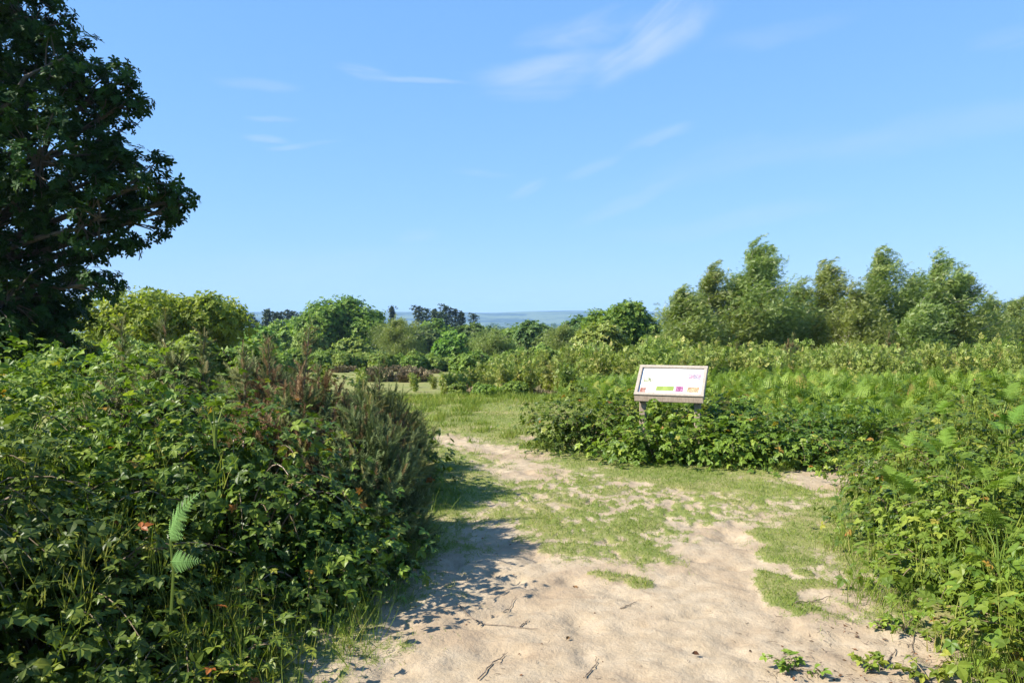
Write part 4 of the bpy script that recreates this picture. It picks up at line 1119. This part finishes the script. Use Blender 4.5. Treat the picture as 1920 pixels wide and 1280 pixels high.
def heather_clump(R):
    b = Bag(); n = 420; d = rdir(R, n); d[:, 2] = np.abs(d[:, 2]); P = d * np.array([.5, .5, .32]) * R.uniform(.5, 1, n)[:, None]
    D = nrm(d + UP * .9 + R.normal(size=d.shape) * .3); X = nrm(np.cross(D, R.normal(size=d.shape))); Z = np.cross(X, D)
    b.inst(SMALL_SPRAY, P, X, D, Z, R.uniform(.10, .2, n), np.clip(R.normal(size=n) * .25 + .5, 0, 1))
    return tag(b.build('heather_clump', M['heather']), 'x', 'heather')
R = np.random.default_rng(900)
hc = [heather_clump(R) for _ in range(4)]; uh = [False] * 4
for i, (px, d) in enumerate([(R.uniform(620, 850), R.uniform(56, 63)) for _ in range(9)] + [(R.uniform(690, 800), R.uniform(34, 42)) for _ in range(9)] + [(R.uniform(840, 1060), R.uniform(19, 24)) for _ in range(9)]):
    x = (px - 960) / FPX * d
    far = i < 9; mid = 9 <= i < 18
    put((hc, uh), i, (x, d, gz_at(x, d)), R.uniform(.7, 1.1) if far else R.uniform(.8, 1.3) if mid else R.uniform(.5, .9),
        'low brown heather clump at the foot of the scrub belt' if far else 'brown heather clump on the far grass' if mid else 'brown heather clump among the saplings beside the lawn',
        'heather at the scrub belt' if far else 'heather on the far grass' if mid else 'heather beside the lawn', R.uniform(0, 6))

# ------------------------------------------------------------------ things lying or sprouting on the sand
def surf(x, y):
    i = int(np.clip(np.searchsorted(gx, x) - 1, 0, nx - 2)); j = int(np.clip(np.searchsorted(gy, y) - 1, 0, ny - 2)); Z2 = gz.reshape(ny, nx)
    return float(Z2[j:j + 2, i:i + 2].max())
M['stick'] = plain_mat('stick', (.13, .095, .065), (.25, .19, .135), 40)
def twig(label, pts, r=.004, side=()):
    r = r * .75
    P = np.array([[*G(*p)] for p in pts]); t = np.linspace(0, 1, 14); s = np.linspace(0, 1, len(P))
    xy = np.c_[np.interp(t, s, P[:, 0]), np.interp(t, s, P[:, 1])]
    R = np.random.default_rng(int(pts[0][0])); xy += R.normal(size=xy.shape) * .003
    path = np.array([[x, y, surf(x, y) + r * .8] for x, y in xy]); path[:, 2] = np.convolve(np.pad(path[:, 2], 1, 'edge'), [.25, .5, .25], 'valid') + .002
    o0 = path[7].copy(); b = Bag(); b.tube(path - o0, (r, r * .45), 6)
    for q_, dx, dy in side:
        p = path[int(q_ * 13)] - o0; b.tube(np.array([p, p + [dx, dy, .008]]), (r * .6, r * .25), 5)
    o = b.build('twig', M['stick']); o.location = o0
    tag(o, label, 'twig', None)
twig('long thin twig curving across the middle of the sandy path', [(862, 1132), (882, 1149), (913, 1163), (980, 1169), (1006, 1171)], .0042)
twig('short arched twig just above the long thin twig', [(941, 1141), (955, 1131), (963, 1117), (968, 1114)], .0036)
twig('stubby twig touching the long thin twig', [(974, 1167), (991, 1156)], .005)
twig('dark bent twig on the sand near the bottom of the view', [(896, 1268), (925, 1239), (940, 1220), (945, 1210)], .0048, ((.9, .02, .02),))
twig('hooked twig on the sand right of the dark bent twig', [(1095, 1262), (1113, 1243), (1118, 1232), (1116, 1224)], .0045)
twig('faint straight twig in a hollow of the sand', [(1164, 1136), (1180, 1128), (1194, 1120)], .004)
twig('forked twig beside the grass tufts on the sand', [(1490, 1130), (1520, 1123), (1558, 1114)], .0055, ((.5, .09, -.02), (.3, -.04, -.05)))
twig('short dark stick under the sprouting plants', [(1663, 1238), (1672, 1222), (1680, 1206)], .006)
twig('pale twig lying between the stick and the right bank', [(1700, 1160), (1712, 1190), (1708, 1222)], .004)
twig('thin stick in the shadow edge of the thicket', [(690, 1180), (720, 1172), (760, 1176)], .0045)
def dead_leaf(label, px, py, s, mat):
    g = G(px, py); b = Bag(); T = leaf_shape(.36, .22, -.15); R = np.random.default_rng(int(px))
    X, Y, Z = frames(np.array([[.2, -.3, 1.0]]), R.normal(size=(1, 3))); b.inst(T, np.zeros((1, 3)), X, Y, Z, s, np.array([.4]))
    o = b.build('dead_leaf', M[mat]); o.location = (g[0], g[1], surf(*g) + .006); tag(o, label, 'leaf')
M['dead_leaf'] = leaf_mat('dead_leaf', [(0, (.05, .028, .015)), (1, (.14, .07, .035))], .1, .7, (1, .8, .6))
dead_leaf('small dark brown dead leaf lying in the middle of the path', 1075, 1087, .05, 'dead_leaf')
dead_leaf('brown dead leaf on bare sand near the bottom edge', 1312, 1223, .045, 'dead_leaf')
dead_leaf('curled dead leaf near the grass tufts', 1605, 1085, .06, 'dead_leaf')
dead_leaf('dead leaf beside the hooked twig', 1062, 1195, .03, 'dead_leaf')
def seedling(label, px, py, h, n, seed):
    R = np.random.default_rng(seed); g = G(px, py); lf, st = Bag(), Bag()
    for i in range(n):
        a = R.uniform(0, 6.28); t = np.linspace(0, 1, 5)[:, None]; hd = np.array([math.cos(a), math.sin(a), 0])
        path = hd * h * R.uniform(.3, 1.1) * t + UP * h * R.uniform(.4, 1) * (t - .45 * t * t); st.tube(path, (.0035, .0015), 4)
        P = path[2:].repeat(2, 0); X, Y, Z = frames(UP + R.normal(size=P.shape) * .4, hd + R.normal(size=P.shape) * .6)
        lf.inst(BRAMBLE3, P, X, Y, Z, R.uniform(.03, .06, len(P)), R.uniform(.2, 1, len(P)))
    root = empty('bramble_seedling', (g[0], g[1], surf(*g) - .004), label, 'plant')
    st.build('stems', M['cane'], root); lf.build('leaves', M['bramble_light'], root)
seedling('largest bramble seedling sprouting from the sand near the right bank', 1697, 1175, .16, 7, 1)
seedling('bramble seedling at the bottom of the sand, beside bare twigs', 1488, 1250, .11, 6, 2)
seedling('two-stemmed seedling between the stick and the bottom edge', 1632, 1245, .11, 5, 3)
seedling('tiny seedling above the largest one on the sand', 1640, 1165, .07, 4, 4)
seedling('seedling trailing from the right bank onto the sand', 1765, 1205, .14, 8, 5)
seedling('seedling in the corner where the right bank meets the frame', 1740, 1268, .14, 8, 6)

# crumbs of dead stalks, roots and leaves on the sand
R = np.random.default_rng(66); b = Bag()
def crumbs(n, xr, yr, size, fn):
    for i in range(n):
        px, py = R.uniform(*xr), R.uniform(*yr)
        if R.random() > fn(px, py):
            continue
        g = G(px, py); p = np.array([g[0], g[1], surf(*g) + .002]); a = R.uniform(0, 6.28); L = size * R.uniform(.4, 1.6)
        if R.random() < .7:
            e = np.array([math.cos(a), math.sin(a), R.uniform(0, .25)]) * L; m_ = p + e * .5 + R.normal(size=3) * L * .12
            m_[2] = max(m_[2], p[2]); b.tube(np.array([p, m_, p + e]), (.0016, .0009), 3, R.random(), 0)
        else:
            X, Y, Z = frames(np.array([[R.normal() * .4, R.normal() * .4, 1]]), np.array([[math.cos(a), math.sin(a), 0]]))
            b.inst(LEAF, p[None], X, Y, Z, L * .55, np.array([R.random()]), 1)
crumbs(420, (1390, 1850), (1150, 1285), .035, lambda x, y: .9 if x > 1390 + (1285 - y) * 1.2 else .1)
crumbs(260, (640, 1600), (900, 1280), .022, lambda x, y: .5)
crumbs(160, (640, 1000), (1000, 1260), .03, lambda x, y: .5 if x < 1000 - (y - 1000) * 1.0 else 0)
crumbs(200, (1540, 1760), (1000, 1220), .03, lambda x, y: .6 if x > 1540 + max(0, y - 1040) * .8 else .1)
tag(b.build('litter', [M['twig'], M['dead_leaf']]), 'crumbs of dead stalks and leaves strewn on the sand', 'litter', kind='stuff')

# ------------------------------------------------------------------ air
mh, k, out = new_mat('haze')
vol = k.n('ShaderNodeVolumePrincipled'); vol.inputs['Color'].default_value = (.42, .68, 1, 1); vol.inputs['Density'].default_value = 1.45e-4
vol.inputs['Anisotropy'].default_value = 0.0
k.link(vol.outputs[0], out.inputs['Volume'])
b = Bag(); b.box((0, 3500, 30), (6000, 3650, 95))
hz = b.build('haze', mh); tag(hz, 'thin blue summer haze over the valley and hills', 'haze', kind='stuff')
